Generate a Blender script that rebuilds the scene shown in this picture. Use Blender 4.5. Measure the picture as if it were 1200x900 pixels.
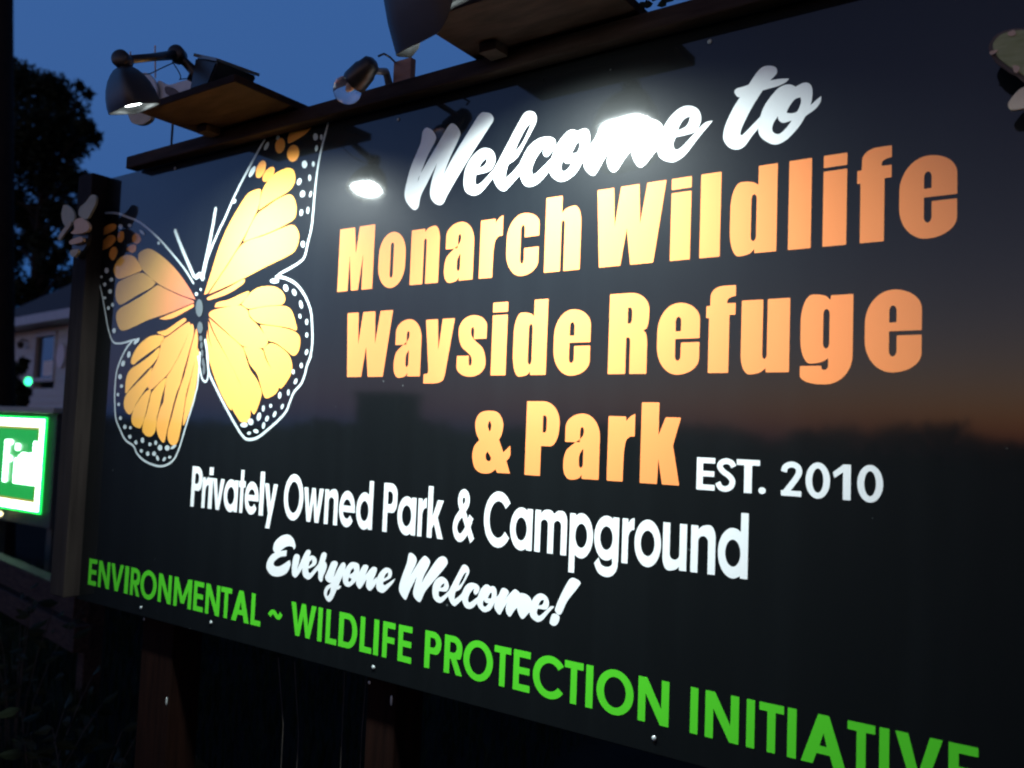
import bpy, bmesh, math, random
from mathutils import Vector, Matrix
from mathutils.geometry import tessellate_polygon
random.seed(7)
scene = bpy.context.scene
for _o in list(bpy.data.objects): bpy.data.objects.remove(_o)
COL = scene.collection

# ---------------------------------------------------------------- camera
S = 1.34                       # metres from the eye to the plane of the sign
EYE = 1.55                     # eye height
FPX = 1000.0                   # focal length in pixels of the 1200 px wide picture
PAN, PIT, ROL = -0.61285577, 0.06051425, -0.03871287
cy_, sy_ = math.cos(PAN), math.sin(PAN); cp_, sp_ = math.cos(PIT), math.sin(PIT); cr_, sr_ = math.cos(ROL), math.sin(ROL)
FWD = Vector((sy_*cp_, cy_*cp_, sp_)); _right = Vector((cy_, -sy_, 0)); _down = FWD.cross(_right)
RIGHT = cr_*_right + sr_*_down; DOWN = -sr_*_right + cr_*_down
cam = bpy.data.cameras.new('camera'); camo = bpy.data.objects.new('camera', cam); COL.objects.link(camo)
cam.sensor_width = 36; cam.lens = 36*FPX/1200; cam.clip_start = 0.02; cam.clip_end = 2000
camo.matrix_world = Matrix(((RIGHT.x, -DOWN.x, -FWD.x, 0), (RIGHT.y, -DOWN.y, -FWD.y, -S), (RIGHT.z, -DOWN.z, -FWD.z, EYE), (0, 0, 0, 1)))
cam.dof.use_dof = True; cam.dof.focus_distance = 1.62; cam.dof.aperture_fstop = 4.0
scene.camera = camo

# ---------------------------------------------------------------- world, exposure
EXPO = 6.0
scene.view_settings.view_transform = 'Standard'; scene.view_settings.look = 'None'
scene.view_settings.exposure = EXPO; scene.view_settings.gamma = 1.0; scene.view_settings.use_curve_mapping = False
world = bpy.data.worlds.new("World"); scene.world = world; world.use_nodes = True
wn = world.node_tree; bg = wn.nodes['Background']
sky = wn.nodes.new('ShaderNodeTexSky'); sky.sky_type = 'NISHITA'; sky.sun_disc = False
sky.sun_elevation = math.radians(-5); sky.sun_rotation = math.radians(176)     # dusk: the sun is down, behind the photographer
mul = wn.nodes.new('ShaderNodeMixRGB'); mul.blend_type = 'MULTIPLY'; mul.inputs[0].default_value = 1; mul.inputs[2].default_value = (0.92, 0.70, 0.78, 1)
add = wn.nodes.new('ShaderNodeMixRGB'); add.blend_type = 'ADD'; add.inputs[0].default_value = 1; add.inputs[2].default_value = (0.0004, 0.0085, 0.031, 1)
tcw = wn.nodes.new('ShaderNodeTexCoord'); dotw = wn.nodes.new('ShaderNodeVectorMath'); dotw.operation = 'DOT_PRODUCT'; dotw.inputs[1].default_value = (-.80, .42, -.42)
wn.links.new(tcw.outputs['Generated'], dotw.inputs[0])
mrw = wn.nodes.new('ShaderNodeMapRange'); mrw.inputs['From Min'].default_value = -.75; mrw.inputs['From Max'].default_value = .55; mrw.inputs['To Min'].default_value = .12; mrw.inputs['To Max'].default_value = 1.0
wn.links.new(dotw.outputs['Value'], mrw.inputs[0])
blu = wn.nodes.new('ShaderNodeMixRGB'); blu.blend_type = 'MULTIPLY'; blu.inputs[0].default_value = 1; blu.inputs[1].default_value = (0.0011, 0.0096, 0.0305, 1)
dot2 = wn.nodes.new('ShaderNodeVectorMath'); dot2.operation = 'DOT_PRODUCT'; dot2.inputs[1].default_value = (-.86, -.50, .05)
wn.links.new(tcw.outputs['Generated'], dot2.inputs[0])
mr2 = wn.nodes.new('ShaderNodeMapRange'); mr2.interpolation_type = 'SMOOTHSTEP'; mr2.inputs['From Min'].default_value = .66; mr2.inputs['From Max'].default_value = 1.0; mr2.inputs['To Max'].default_value = 1.0
wn.links.new(dot2.outputs['Value'], mr2.inputs[0])
sm = wn.nodes.new('ShaderNodeMath'); sm.operation = 'ADD'; wn.links.new(mrw.outputs[0], sm.inputs[0]); wn.links.new(mr2.outputs[0], sm.inputs[1])
wn.links.new(sm.outputs[0], blu.inputs[2]); wn.links.new(blu.outputs[0], add.inputs[2])     # dusk blue: thinned overhead to cut ambient, added lobe at left tints board reflections
wn.links.new(sky.outputs[0], mul.inputs[1]); wn.links.new(mul.outputs[0], add.inputs[1]); wn.links.new(add.outputs[0], bg.inputs[0])
bg.inputs[1].default_value = 0.15
LED = 13.4                      # emission of the lamps' light panels (before the exposure)
try:
    scene.cycles.use_denoising = True; scene.cycles.denoiser = 'OPENIMAGEDENOISE'
    scene.cycles.filter_width = 2.1
    scene.cycles.max_bounces = 6; scene.cycles.sample_clamp_indirect = 2.0
except Exception: pass

# ---------------------------------------------------------------- geometry of the view: pixel -> ray -> plane of the real thing
def ray(px, py): return RIGHT*((px-600)/FPX) + DOWN*((py-450)/FPX) + FWD
CAM = Vector((0, -S, EYE))
def at(px, py, y):                             # point at depth y (metres behind the sign's face)
    d = ray(px, py); return CAM + d*((y+S)/d.y)
def hit(px, py, p0, n):
    d = ray(px, py); return CAM + d*((Vector(p0)-CAM).dot(n)/d.dot(n))
def bd(px, py): p = at(px, py, 0); return (p.x, p.z)

# ---------------------------------------------------------------- materials
def mat(name, col, rough=0.6, metal=0, spec=0.5, coat=0, noise=None, nscale=20, stretch=(1,1,1), bump=0, emit=None, estr=0, alpha=None, trans=0):
    m = bpy.data.materials.new(name); m.use_nodes = True; nt = m.node_tree; b = nt.nodes['Principled BSDF']
    b.inputs['Base Color'].default_value = (*col, 1); b.inputs['Roughness'].default_value = rough; b.inputs['Metallic'].default_value = metal
    b.inputs['Specular IOR Level'].default_value = spec; b.inputs['Coat Weight'].default_value = coat; b.inputs['Coat Roughness'].default_value = 0.05
    b.inputs['Transmission Weight'].default_value = trans
    if emit: b.inputs['Emission Color'].default_value = (*emit, 1); b.inputs['Emission Strength'].default_value = estr
    if noise or bump:
        tc = nt.nodes.new('ShaderNodeTexCoord'); mp = nt.nodes.new('ShaderNodeMapping'); mp.inputs['Scale'].default_value = stretch
        nz = nt.nodes.new('ShaderNodeTexNoise'); nz.inputs['Scale'].default_value = nscale; nz.inputs['Detail'].default_value = 6
        nt.links.new(tc.outputs['Object'], mp.inputs[0]); nt.links.new(mp.outputs[0], nz.inputs['Vector'])
        if noise:
            cr = nt.nodes.new('ShaderNodeValToRGB'); cr.color_ramp.elements[0].position = .3; cr.color_ramp.elements[1].position = .72
            cr.color_ramp.elements[0].color = (*col, 1); cr.color_ramp.elements[1].color = (*noise, 1)
            nt.links.new(nz.outputs['Fac'], cr.inputs[0]); nt.links.new(cr.outputs[0], b.inputs['Base Color'])
        if bump:
            bp = nt.nodes.new('ShaderNodeBump'); bp.inputs['Strength'].default_value = bump; bp.inputs['Distance'].default_value = .004
            nt.links.new(nz.outputs['Fac'], bp.inputs['Height']); nt.links.new(bp.outputs[0], b.inputs['Normal'])
    return m
def gloss(name, col, col2=None, grad=None):
    """printed vinyl on the sign: diffuse ink under a clear gloss coat with faint smears"""
    m = bpy.data.materials.new(name); m.use_nodes = True; nt = m.node_tree; b = nt.nodes['Principled BSDF']
    b.inputs['Base Color'].default_value = (*col, 1); b.inputs['Roughness'].default_value = .45; b.inputs['Specular IOR Level'].default_value = .065
    b.inputs['Coat Weight'].default_value = 1; b.inputs['Coat Roughness'].default_value = .035; b.inputs['Coat IOR'].default_value = 1.52
    tc = nt.nodes.new('ShaderNodeTexCoord')
    nz = nt.nodes.new('ShaderNodeTexNoise'); nz.inputs['Scale'].default_value = 5; nz.inputs['Detail'].default_value = 8; nz.inputs['Roughness'].default_value = .65
    nt.links.new(tc.outputs['Object'], nz.inputs['Vector'])
    mr = nt.nodes.new('ShaderNodeMapRange'); mr.inputs['From Min'].default_value = .35; mr.inputs['From Max'].default_value = .75
    mr.inputs['To Min'].default_value = .04; mr.inputs['To Max'].default_value = .075
    nt.links.new(nz.outputs['Fac'], mr.inputs[0]); nt.links.new(mr.outputs[0], b.inputs['Coat Roughness'])
    if grad:
        centre, r0, r1 = grad
        vm = nt.nodes.new('ShaderNodeVectorMath'); vm.operation = 'DISTANCE'; vm.inputs[1].default_value = centre
        nt.links.new(tc.outputs['Object'], vm.inputs[0])
        m2 = nt.nodes.new('ShaderNodeMapRange'); m2.inputs['From Min'].default_value = r0; m2.inputs['From Max'].default_value = r1
        nt.links.new(vm.outputs['Value'], m2.inputs[0])
        cr = nt.nodes.new('ShaderNodeValToRGB'); cr.color_ramp.elements[0].color = (*col, 1); cr.color_ramp.elements[1].color = (*col2, 1)
        nt.links.new(m2.outputs[0], cr.inputs[0]); nt.links.new(cr.outputs[0], b.inputs['Base Color'])
    return m
def emis(name, col, s):
    m = bpy.data.materials.new(name); m.use_nodes = True; nt = m.node_tree; nt.nodes.clear()
    e = nt.nodes.new('ShaderNodeEmission'); e.inputs[0].default_value = (*col, 1); e.inputs[1].default_value = s
    o = nt.nodes.new('ShaderNodeOutputMaterial'); nt.links.new(e.outputs[0], o.inputs[0]); return m

M = dict(
    board=gloss('gloss black sign face', (.0044, .0057, .0064)),
    white=gloss('white vinyl', (.80, .82, .82)),
    orange=gloss('orange vinyl', (.88, .275, .085)),
    green=gloss('green vinyl', (.085, .60, .025)),
    grey=gloss('grey vinyl', (.085, .10, .105)),
    spot=gloss('pale vinyl', (.50, .56, .57)),
    darkorange=gloss('deep orange vinyl', (.80, .32, .06)),
    timber=mat('weathered brown timber', (.020, .012, .009), .8, spec=.15, noise=(.055, .036, .028), nscale=6, stretch=(1, 8, 8), bump=.5),
    post=mat('weathered grey timber', (.008, .0055, .005), .85, spec=.2, noise=(.020, .015, .0135), nscale=6, stretch=(8, 8, .8), bump=.5),
    redpost=mat('red brown stained timber', (.0045, .0016, .0010), .85, spec=.06, noise=(.013, .0048, .0030), nscale=6, stretch=(8, 8, .8), bump=.5),
    ply=mat('brown stained plywood', (.013, .0062, .0042), .8, spec=.12, noise=(.036, .022, .016), nscale=5, stretch=(2, 8, 8), bump=.4),
    block=mat('bare reddish wood block', (.26, .14, .10), .8, noise=(.34, .20, .15), nscale=12, stretch=(1, 6, 6), bump=.3),
    galv=mat('dull galvanised metal', (.30, .31, .31), .5, metal=.3, noise=(.2, .21, .21), nscale=40),
    black=mat('black moulded plastic', (.012, .012, .014), .38, noise=(.02, .02, .022), nscale=30),
    panel=mat('solar cell glass', (.10, .12, .13), .15, spec=.6, noise=(.16, .18, .18), nscale=60),
    reflector=mat('dark lamp liner', (.003, .003, .0033), .7, spec=.05, noise=(.005, .005, .005), nscale=40),
    screwm=mat('pale screw head', (.55, .6, .58), .35, metal=.3, noise=(.4, .45, .45), nscale=300),
    led=emis('lamp light panel', (.87, 1.0, .99), .55),
    palewood=mat('pale painted plywood', (.42, .38, .27), .7, noise=(.55, .49, .36), nscale=25, stretch=(1, 1, 3)),
    beige=mat('beige painted plywood', (.72, .58, .40), .7, noise=(.80, .68, .50), nscale=25),
    palegrey=mat('pale translucent plastic', (.45, .46, .46), .5, noise=(.58, .58, .57), nscale=18),
    tanwood=mat('tan painted plywood', (.62, .43, .29), .7, noise=(.70, .52, .37), nscale=25),
    greenwing=mat('green painted wing with veins', (.26, .30, .10), .65, noise=(.44, .46, .22), nscale=26, stretch=(1.2, 1, 6)),
    beewing=mat('dusty green grey painted wing', (.34, .37, .28), .7, noise=(.46, .45, .35), nscale=25),
    rim=mat('dark painted rim', (.08, .055, .045), .7, noise=(.14, .10, .085), nscale=30),
    bark=mat('dark bark', (.012, .010, .009), .95, spec=.1, noise=(.022, .018, .015), nscale=9, stretch=(4, 4, 1), bump=.6),
    leaf=mat('dark foliage', (.008, .013, .006), .8, spec=.15, noise=(.016, .024, .010), nscale=.6),
    weed=mat('weed leaves', (.008, .013, .006), .7, spec=.1, noise=(.018, .026, .012), nscale=4),
    grass=mat('grass blades', (.006, .012, .004), .8, spec=.08, noise=(.011, .02, .006), nscale=2),
    ground=mat('dark soil and short turf', (.006, .006, .005), .95, spec=.05, noise=(.012, .012, .009), nscale=3, bump=.5),
    siding=mat('pale grey lap siding', (.40, .42, .43), .7, noise=(.48, .50, .51), nscale=5, stretch=(1, 1, 20)),
    trim=mat('white painted trim', (.42, .42, .43), .5, noise=(.34, .34, .36), nscale=7),
    roof=mat('dark shingle roof', (.025, .025, .028), .9, noise=(.045, .043, .045), nscale=14, stretch=(1, 1, 4), bump=.4),
    glass=mat('dark window glass', (.02, .025, .03), .08, spec=.6, noise=(.03, .04, .045), nscale=2),
    paper=mat('paper notice', (.7, .7, .7), .8, noise=(.6, .6, .62), nscale=40),
    plaque=mat('pale oval plaque', (.62, .60, .66), .6, noise=(.55, .53, .58), nscale=8),
    cabinet=mat('dark painted cabinet', (.03, .04, .035), .6, noise=(.05, .055, .05), nscale=10),
    capgrey=mat('grey green painted cap board', (.30, .33, .30), .7, noise=(.38, .40, .36), nscale=8),
    screen=mat('green glow screen face', (.015, .05, .02), .4, noise=(.02, .07, .03), nscale=20, emit=(.03, 1, .16), estr=.006),  # lit screen; its green emission also stands in for camera glow
    wire=mat('dry brown stem', (.022, .018, .013), .8, noise=(.045, .036, .028), nscale=20),
)
def dusty(m):
    nt = m.node_tree; b = nt.nodes['Principled BSDF']; col = b.inputs['Base Color'].default_value[:3]
    tc = nt.nodes.new('ShaderNodeTexCoord'); vo = nt.nodes.new('ShaderNodeTexVoronoi'); vo.inputs['Scale'].default_value = 26; nt.links.new(tc.outputs['Object'], vo.inputs['Vector'])
    wn_ = nt.nodes.new('ShaderNodeTexWhiteNoise'); nt.links.new(vo.outputs['Position'], wn_.inputs['Vector'])
    sz = nt.nodes.new('ShaderNodeMath'); sz.operation = 'POWER'; nt.links.new(wn_.outputs['Value'], sz.inputs[0]); sz.inputs[1].default_value = 9
    s2 = nt.nodes.new('ShaderNodeMath'); s2.operation = 'MULTIPLY'; nt.links.new(sz.outputs[0], s2.inputs[0]); s2.inputs[1].default_value = .075
    lt = nt.nodes.new('ShaderNodeMath'); lt.operation = 'LESS_THAN'; nt.links.new(vo.outputs['Distance'], lt.inputs[0]); nt.links.new(s2.outputs[0], lt.inputs[1])
    mp = nt.nodes.new('ShaderNodeMapping'); mp.inputs['Scale'].default_value = (22, 1, 1.6); nt.links.new(tc.outputs['Object'], mp.inputs[0])
    nz = nt.nodes.new('ShaderNodeTexNoise'); nz.inputs['Scale'].default_value = 1.0; nz.inputs['Detail'].default_value = 5; nt.links.new(mp.outputs[0], nz.inputs['Vector'])
    cr = nt.nodes.new('ShaderNodeValToRGB'); cr.color_ramp.elements[0].position = .42; cr.color_ramp.elements[1].position = .74
    cr.color_ramp.elements[0].color = (*col, 1); cr.color_ramp.elements[1].color = (col[0]*1.22, col[1]*1.22, col[2]*1.22, 1); nt.links.new(nz.outputs['Fac'], cr.inputs[0])
    mx = nt.nodes.new('ShaderNodeMixRGB'); nt.links.new(lt.outputs[0], mx.inputs[0]); nt.links.new(cr.outputs[0], mx.inputs[1]); mx.inputs[2].default_value = (.07, .08, .08, 1)
    nt.links.new(mx.outputs[0], b.inputs['Base Color'])
dusty(M['board'])
M['led_green'] = emis('white green sign glow', (.60, 1.0, .74), .17)
M['led_halo'] = emis('green sign glow', (.006, 1.0, .10), .055)  # camera glow around the sign, built as an emissive green ring
M['led_amber'] = emis('amber sign tube', (1.0, .42, .12), .012)
M['lamp_green'] = emis('green lamp', (.04, 1.0, .35), .06)
M['lamp_yellow'] = emis('yellow lamp', (1.0, .86, .42), .05)

# ---------------------------------------------------------------- object helpers
def tag(o, label=None, cat=None, group=None, kind=None):
    if label: o['label'] = label
    if cat: o['category'] = cat
    if group: o['group'] = group
    if kind: o['kind'] = kind
    return o
def thing(name, label, cat, loc, group=None):
    o = bpy.data.objects.new(name, None); COL.objects.link(o); o.location = loc; o.empty_display_size = .1
    return tag(o, label, cat, group)
WLOC = {}
def wl(p):
    v = Vector((0, 0, 0))
    while p is not None: v = v + p.location; p = p.parent
    return v
def mesh(name, verts, faces, m, parent=None, smooth=False):
    base = wl(parent) if parent else Vector((0, 0, 0))
    me = bpy.data.meshes.new(name); me.from_pydata([Vector(v)-base for v in verts], [], faces)
    if isinstance(m, str): m = M[m]
    me.materials.append(m); me.validate(); me.update()
    if smooth:
        for p in me.polygons: p.use_smooth = True
    o = bpy.data.objects.new(name, me); COL.objects.link(o)
    if parent: o.parent = parent
    return o
class MB:
    def __init__(s): s.v = []; s.f = []
    def add(s, vs, fs):
        n = len(s.v); s.v += [Vector(v) for v in vs]; s.f += [tuple(i+n for i in f) for f in fs]; return s
    def box(s, x0, x1, y0, y1, z0, z1, b=.003, frame=None):
        b = min(b, abs(x1-x0)*.4, abs(y1-y0)*.4, abs(z1-z0)*.4)
        bm = bmesh.new(); r = bmesh.ops.create_cube(bm, size=1)
        bmesh.ops.scale(bm, vec=(x1-x0, y1-y0, z1-z0), verts=bm.verts); bmesh.ops.translate(bm, vec=((x0+x1)/2, (y0+y1)/2, (z0+z1)/2), verts=bm.verts)
        if b > 0: bmesh.ops.bevel(bm, geom=list(bm.edges), offset=b, segments=2, affect='EDGES', profile=.6)
        bm.verts.index_update(); vs = [v.co.copy() for v in bm.verts]; fs = [[v.index for v in f.verts] for f in bm.faces]; bm.free()
        if frame: vs = [frame @ v for v in vs]
        return s.add(vs, fs)
    def tube(s, pts, r, n=10, cap=True):
        pts = [Vector(p) for p in pts]; rs = r if isinstance(r, (list, tuple)) else [r]*len(pts)
        vs = []; fs = []; up = None
        for i, p in enumerate(pts):
            t = (pts[min(i+1, len(pts)-1)]-pts[max(i-1, 0)]).normalized()
            if up is None: up = t.orthogonal().normalized()
            up = (up - t*up.dot(t)).normalized(); w = t.cross(up)
            for k in range(n):
                a = 2*math.pi*k/n; vs.append(p + (up*math.cos(a)+w*math.sin(a))*rs[i])
        for i in range(len(pts)-1):
            for k in range(n):
                fs.append((i*n+k, i*n+(k+1) % n, (i+1)*n+(k+1) % n, (i+1)*n+k))
        if cap: fs.append(tuple(range(n))[::-1]); fs.append(tuple(range((len(pts)-1)*n, len(pts)*n)))
        return s.add(vs, fs)
    def ball(s, c, rx, ry=None, rz=None, seg=16, frame=None):
        ry = ry or rx; rz = rz or rx
        bm = bmesh.new(); bmesh.ops.create_uvsphere(bm, u_segments=seg, v_segments=max(6, seg//2+2), radius=1)
        bm.verts.index_update(); c = Vector(c)
        vs = [Vector((v.co.x*rx, v.co.y*ry, v.co.z*rz)) for v in bm.verts]; fs = [[v.index for v in f.verts] for f in bm.faces]; bm.free()
        vs = [(frame @ v if frame else v)+c for v in vs]
        return s.add(vs, fs)
    def build(s, name, m, parent=None, smooth=False): return mesh(name, s.v, s.f, m, parent, smooth)
def catmull(pts, closed=False, n=8):
    """pts: (x, y[, 'c']) ; 'c' keeps a corner"""
    P = [Vector((p[0], p[1])) for p in pts]; C = [len(p) > 2 and p[2] == 'c' for p in pts]
    N = len(P); out = []
    for i in range(N if closed else N-1):
        p1, p2 = P[i], P[(i+1) % N]
        p0 = P[i-1] if (closed or i > 0) and not C[i] else p1*1
        p3 = P[(i+2) % N] if (closed or i+2 < N) and not C[(i+1) % N] else p2*1
        if (p0-p1).length < 1e-9: p0 = p1 - (p2-p1)*.5 if not C[i] else p1
        if (p3-p2).length < 1e-9: p3 = p2 + (p2-p1)*.5 if not C[(i+1) % N] else p2
        d = (p2-p1).length
        def lim(t): return t if t.length < 1.3*d else t.normalized()*1.3*d
        t1 = lim((p2-p0)*.5) if not C[i] else (p2-p1)*.8; t2 = lim((p3-p1)*.5) if not C[(i+1) % N] else (p2-p1)*.8
        for k in range(n):
            t = k/n; h1 = 2*t**3-3*t*t+1; h2 = t**3-2*t*t+t; h3 = -2*t**3+3*t*t; h4 = t**3-t*t
            out.append(p1*h1+t1*h2+p2*h3+t2*h4)
    if not closed: out.append(P[-1])
    return out
def fillet(pts, sx=1, sy=1, ox=0, oy=0, rs=1, rdef=0):
    P = [Vector((ox+p[0]*sx, oy+p[1]*sy)) for p in pts]; R = [(p[2] if len(p) > 2 else rdef)*rs for p in pts]; N = len(P); out = []
    for i in range(N):
        a, b, c = P[i-1], P[i], P[(i+1) % N]; u = a-b; w = c-b; lu, lw = u.length, w.length
        r = R[i]
        if r <= 0 or lu < 1e-9 or lw < 1e-9: out.append(b); continue
        u /= lu; w /= lw
        du = min(r, lu*.5); dw = min(r, lw*.5)
        pa, pc = b+u*du, b+w*dw; n = 10 if r > 5*rs else 4
        k = .5523
        for j in range(n+1):
            t = j/n; m_ = 1-t
            out.append(pa*m_**3 + (pa*(1-k)+b*k)*3*m_*m_*t + (pc*(1-k)+b*k)*3*m_*t*t + pc*t**3)
    return out

# ---------------------------------------------------------------- printing on the sign (flat vinyl, each layer 0.04 mm proud of the last)
class Decal:
    def __init__(s, base=.0003): s.v = []; s.f = []; s.k = 0; s.base = base
    def y(s): s.k += 1; return -(s.base + .00004*(s.k % 9))
    def poly(s, outer, holes=()):
        loops = [[Vector((p[0], p[1], 0)) for p in outer]] + [[Vector((p[0], p[1], 0)) for p in h] for h in holes]
        tris = tessellate_polygon([[p*1000 for p in l] for l in loops]); flat = [p for l in loops for p in l]; y = s.y(); n = len(s.v)
        s.v += [Vector((p.x, y, p.y)) for p in flat]
        for t in tris:
            a, b, c = (flat[i] for i in t); ar = (b.x-a.x)*(c.y-a.y)-(b.y-a.y)*(c.x-a.x)
            if abs(ar) < 1e-13: continue
            s.f.append(tuple(i+n for i in (t if ar > 0 else t[::-1])))
        return s
    def ribbon(s, pts, w, cap='round', closed=False):
        P = [Vector((p[0], p[1])) for p in pts]; W = w if isinstance(w, list) else [w]*len(P); y = s.y(); n = len(s.v); N = len(P); eps = .00003/N
        for i in range(N):
            a = P[i-1] if (i > 0 or closed) else P[i]; b = P[(i+1) % N] if (i < N-1 or closed) else P[i]
            t = (b-a).normalized(); q = Vector((-t.y, t.x))*W[i]*.5
            s.v += [Vector(((P[i]+q).x, y-eps*i, (P[i]+q).y)), Vector(((P[i]-q).x, y-eps*i, (P[i]-q).y))]
        for i in range(N if closed else N-1):
            j = (i+1) % N; s.f.append((n+2*i, n+2*i+1, n+2*j+1, n+2*j))
        if cap == 'round' and not closed:
            for p, q, r in ((P[0], P[1], W[0]), (P[-1], P[-2], W[-1])): s.disc(p.x, p.y, r*.5, r*.5)
        return s
    def disc(s, x, z, rx, rz, rot=0, n=14):
        c, d = math.cos(rot), math.sin(rot)
        return s.poly([(x+rx*math.cos(a)*c-rz*math.sin(a)*d, z+rx*math.cos(a)*d+rz*math.sin(a)*c) for a in (2*math.pi*k/n for k in range(n))])
    def build(s, name, m, parent): return mesh(name, s.v, s.f, m, parent)
def tr(zoom, pts):                              # traced outline on the sign's own face
    x0, y0, k = zoom; out = []
    for p in pts:
        b = bd(x0+p[0]/k, y0+p[1]/k); out.append((b[0], b[1], 'c') if len(p) > 2 else b)
    return out

# board extents (metres) : the 8 x 4 ft panel
BX0, BX1 = -1.832*S, -.045*S
BZ0, BZ1 = EYE-.388*S, EYE+.534*S
sign = thing('welcome_sign', 'large glossy black welcome sign with butterfly picture and orange, white and green lettering', 'sign', ((BX0+BX1)/2, 0, BZ0))
mb = MB(); mb.box(BX0, BX1, 0, .018, BZ0, BZ1, .0015); mb.build('panel', 'board', sign)

# ---- heavy condensed lettering (units: width 0..1, cap height 100)
HV = {
 'M': [[(0,0),(0,100),(.43,100),(.49,58),(.57,100),(1,100),(1,0),(.70,0),(.70,56),(.60,0),(.40,0),(.315,56),(.30,0)]],
 'W': [[(0,100),(.25,100),(.275,50),(.355,100),(.62,100),(.645,50),(.735,100),(1,100),(.845,0),(.52,0),(.455,46),(.375,0),(.06,0)]],
 'o': [[(0,-1.5,34),(0,84,34),(1,84,34),(1,-1.5,34)],[(.44,14,6),(.44,68,6),(.56,68,6),(.56,14,6)]],
 'n': [[(0,0),(0,82),(.47,82),(.475,77),(.62,84.5,10),(1,84.5,22),(1,0),(.55,0),(.55,67,4),(.455,67,4),(.455,0)]],
 'h': [[(0,0),(0,100),(.46,100),(.46,77),(.60,84.5,12),(1,84.5,22),(1,0),(.55,0),(.55,67,4),(.455,67,4),(.455,0)]],
 'u': [[(1,82),(1,0),(.53,0),(.525,5),(.38,-2,10),(0,-2,22),(0,82),(.45,82),(.45,15,5),(.545,15,5),(.545,82)]],
 'r': [[(0,0),(0,82),(.66,82),(.67,76),(.82,82.5,8),(1,85.5),(1,57),(.76,57,8),(.62,46,14),(.60,0)]],
 'c': [[(1,51),(1,84,32),(0,84,34),(0,-1.5,34),(1,-1.5,34),(1,36),(.56,36),(.56,15,6),(.44,15,6),(.44,68,6),(.56,68,6),(.56,51)]],
 'e': [[(1,41),(1,84,34),(0,84,34),(0,-1.5,34),(1,-1.5,34),(1,36.5),(.57,36.5),(.57,15,6),(.435,15,6),(.435,41)],[(.435,50),(.435,67.5,6),(.565,67.5,6),(.565,50)]],
 'a': [[(1,0),(1,84.5,30),(.03,84.5,30),(.03,47),(.45,47),(.45,67,5),(.555,67,5),(.555,55,6),(.22,43,18),(0,33,14),(0,-2,24),(.42,-2,14),(.53,5),(.53,0)],[(.44,14,5),(.44,31,4),(.555,40,3),(.555,14,5)]],
 's': [[(1,51),(1,84.5,30),(.03,84.5,30),(.03,44,18),(.42,31,10),(.53,25,5),(.53,14,5),(.42,14,5),(.42,28),(0,28),(0,-1.5,30),(1,-1.5,30),(1,35,20),(.62,48,10),(.46,56,5),(.46,68,5),(.57,68,5),(.57,51)]],
 'y': [[(0,82),(.42,82),(.475,37),(.585,82),(1,82),(.74,2),(.66,-10.5,16),(0,-10.5),(0,3),(.14,3.5,2),(.16,8)]],
 'i': [[(0,0),(0,82.5),(1,82.5),(1,0)]], 'idot': [[(0,86.5),(0,100),(1,100),(1,86.5)]],
 'l': [[(0,0),(0,100),(1,100),(1,0)]],
 'd': [[(1,0),(1,100),(.6,100),(.6,78),(.45,84,14),(0,84,30),(0,-2,30),(.42,-2,14),(.54,5),(.54,0)],[(.455,14,6),(.455,68,6),(.57,68,6),(.57,14,6)]],
 'f': [[(.1,0),(.1,64),(0,64),(0,78),(.13,78),(.15,100.5,30),(1,100.5),(1,88),(.82,87,4),(.71,84,4),(.71,80),(1,80),(1,66.5),(.8,66.5),(.8,0)]],
 'R': [[(0,0),(0,100),(1,100,26),(1,56,16),(.85,53,3),(.97,49,14),(.97,0),(.55,0),(.55,45,5),(.445,45),(.445,0)],[(.47,62),(.47,82),(.58,82,6),(.58,62,6)]],
 'P': [[(0,0),(0,100),(1,100,28),(1,40,28),(.47,40),(.47,0)],[(.505,58),(.505,81),(.62,81,6),(.62,58,6)]],
 'g': [[(1,82),(.58,82),(.57,77),(.45,84,14),(0,84,30),(0,9,28),(.40,9,12),(.545,14.5),(.545,2,5),(.42,2,5),(.42,6.5),(0,6.5),(0,-13.5,24),(1,-13.5,30)],[(.44,25,6),(.44,67.5,6),(.56,67.5,6),(.56,25,6)]],
 'k': [[(0,0),(0,100),(.45,100),(.45,60),(.62,82),(1,82),(.82,48),(1,0),(.57,0),(.46,31),(.445,0)]],
}
def heavy(dec, ch, pl, pr, z0, cap):
    x0, x1 = bd(*pl)[0], bd(*pr)[0]
    L = [fillet(p, x1-x0, cap/100, x0, z0, cap/100, .9) for p in HV[ch]]
    dec.poly(L[0], L[1:])
    if ch == 'i': dec.poly(fillet(HV['idot'][0], x1-x0, cap/100, x0, z0, cap/100, .9))
def zp(zm, x, y): return (zm[0]+x/zm[2], zm[1]+y/zm[2])
A1, B1, C1, D1, E1 = (380,220,6), (540,200,6), (690,180,6), (850,160,6), (960,150,6)
F1, G1, H1, I1, J1 = (390,330,6), (560,325,6), (700,325,6), (880,320,5.4545), (540,460,4.4444)
mean = lambda l: sum(l)/len(l)
zb = mean([bd(*zp(A1,92,730))[1], bd(*zp(B1,127,767))[1], bd(*zp(C1,570,757))[1], bd(*zp(D1,945,747))[1]])
zt = mean([bd(*zp(A1,112,292))[1], bd(*zp(B1,605,197))[1], bd(*zp(C1,800,148))[1], bd(*zp(D1,460,172))[1]])
d = Decal()
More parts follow.
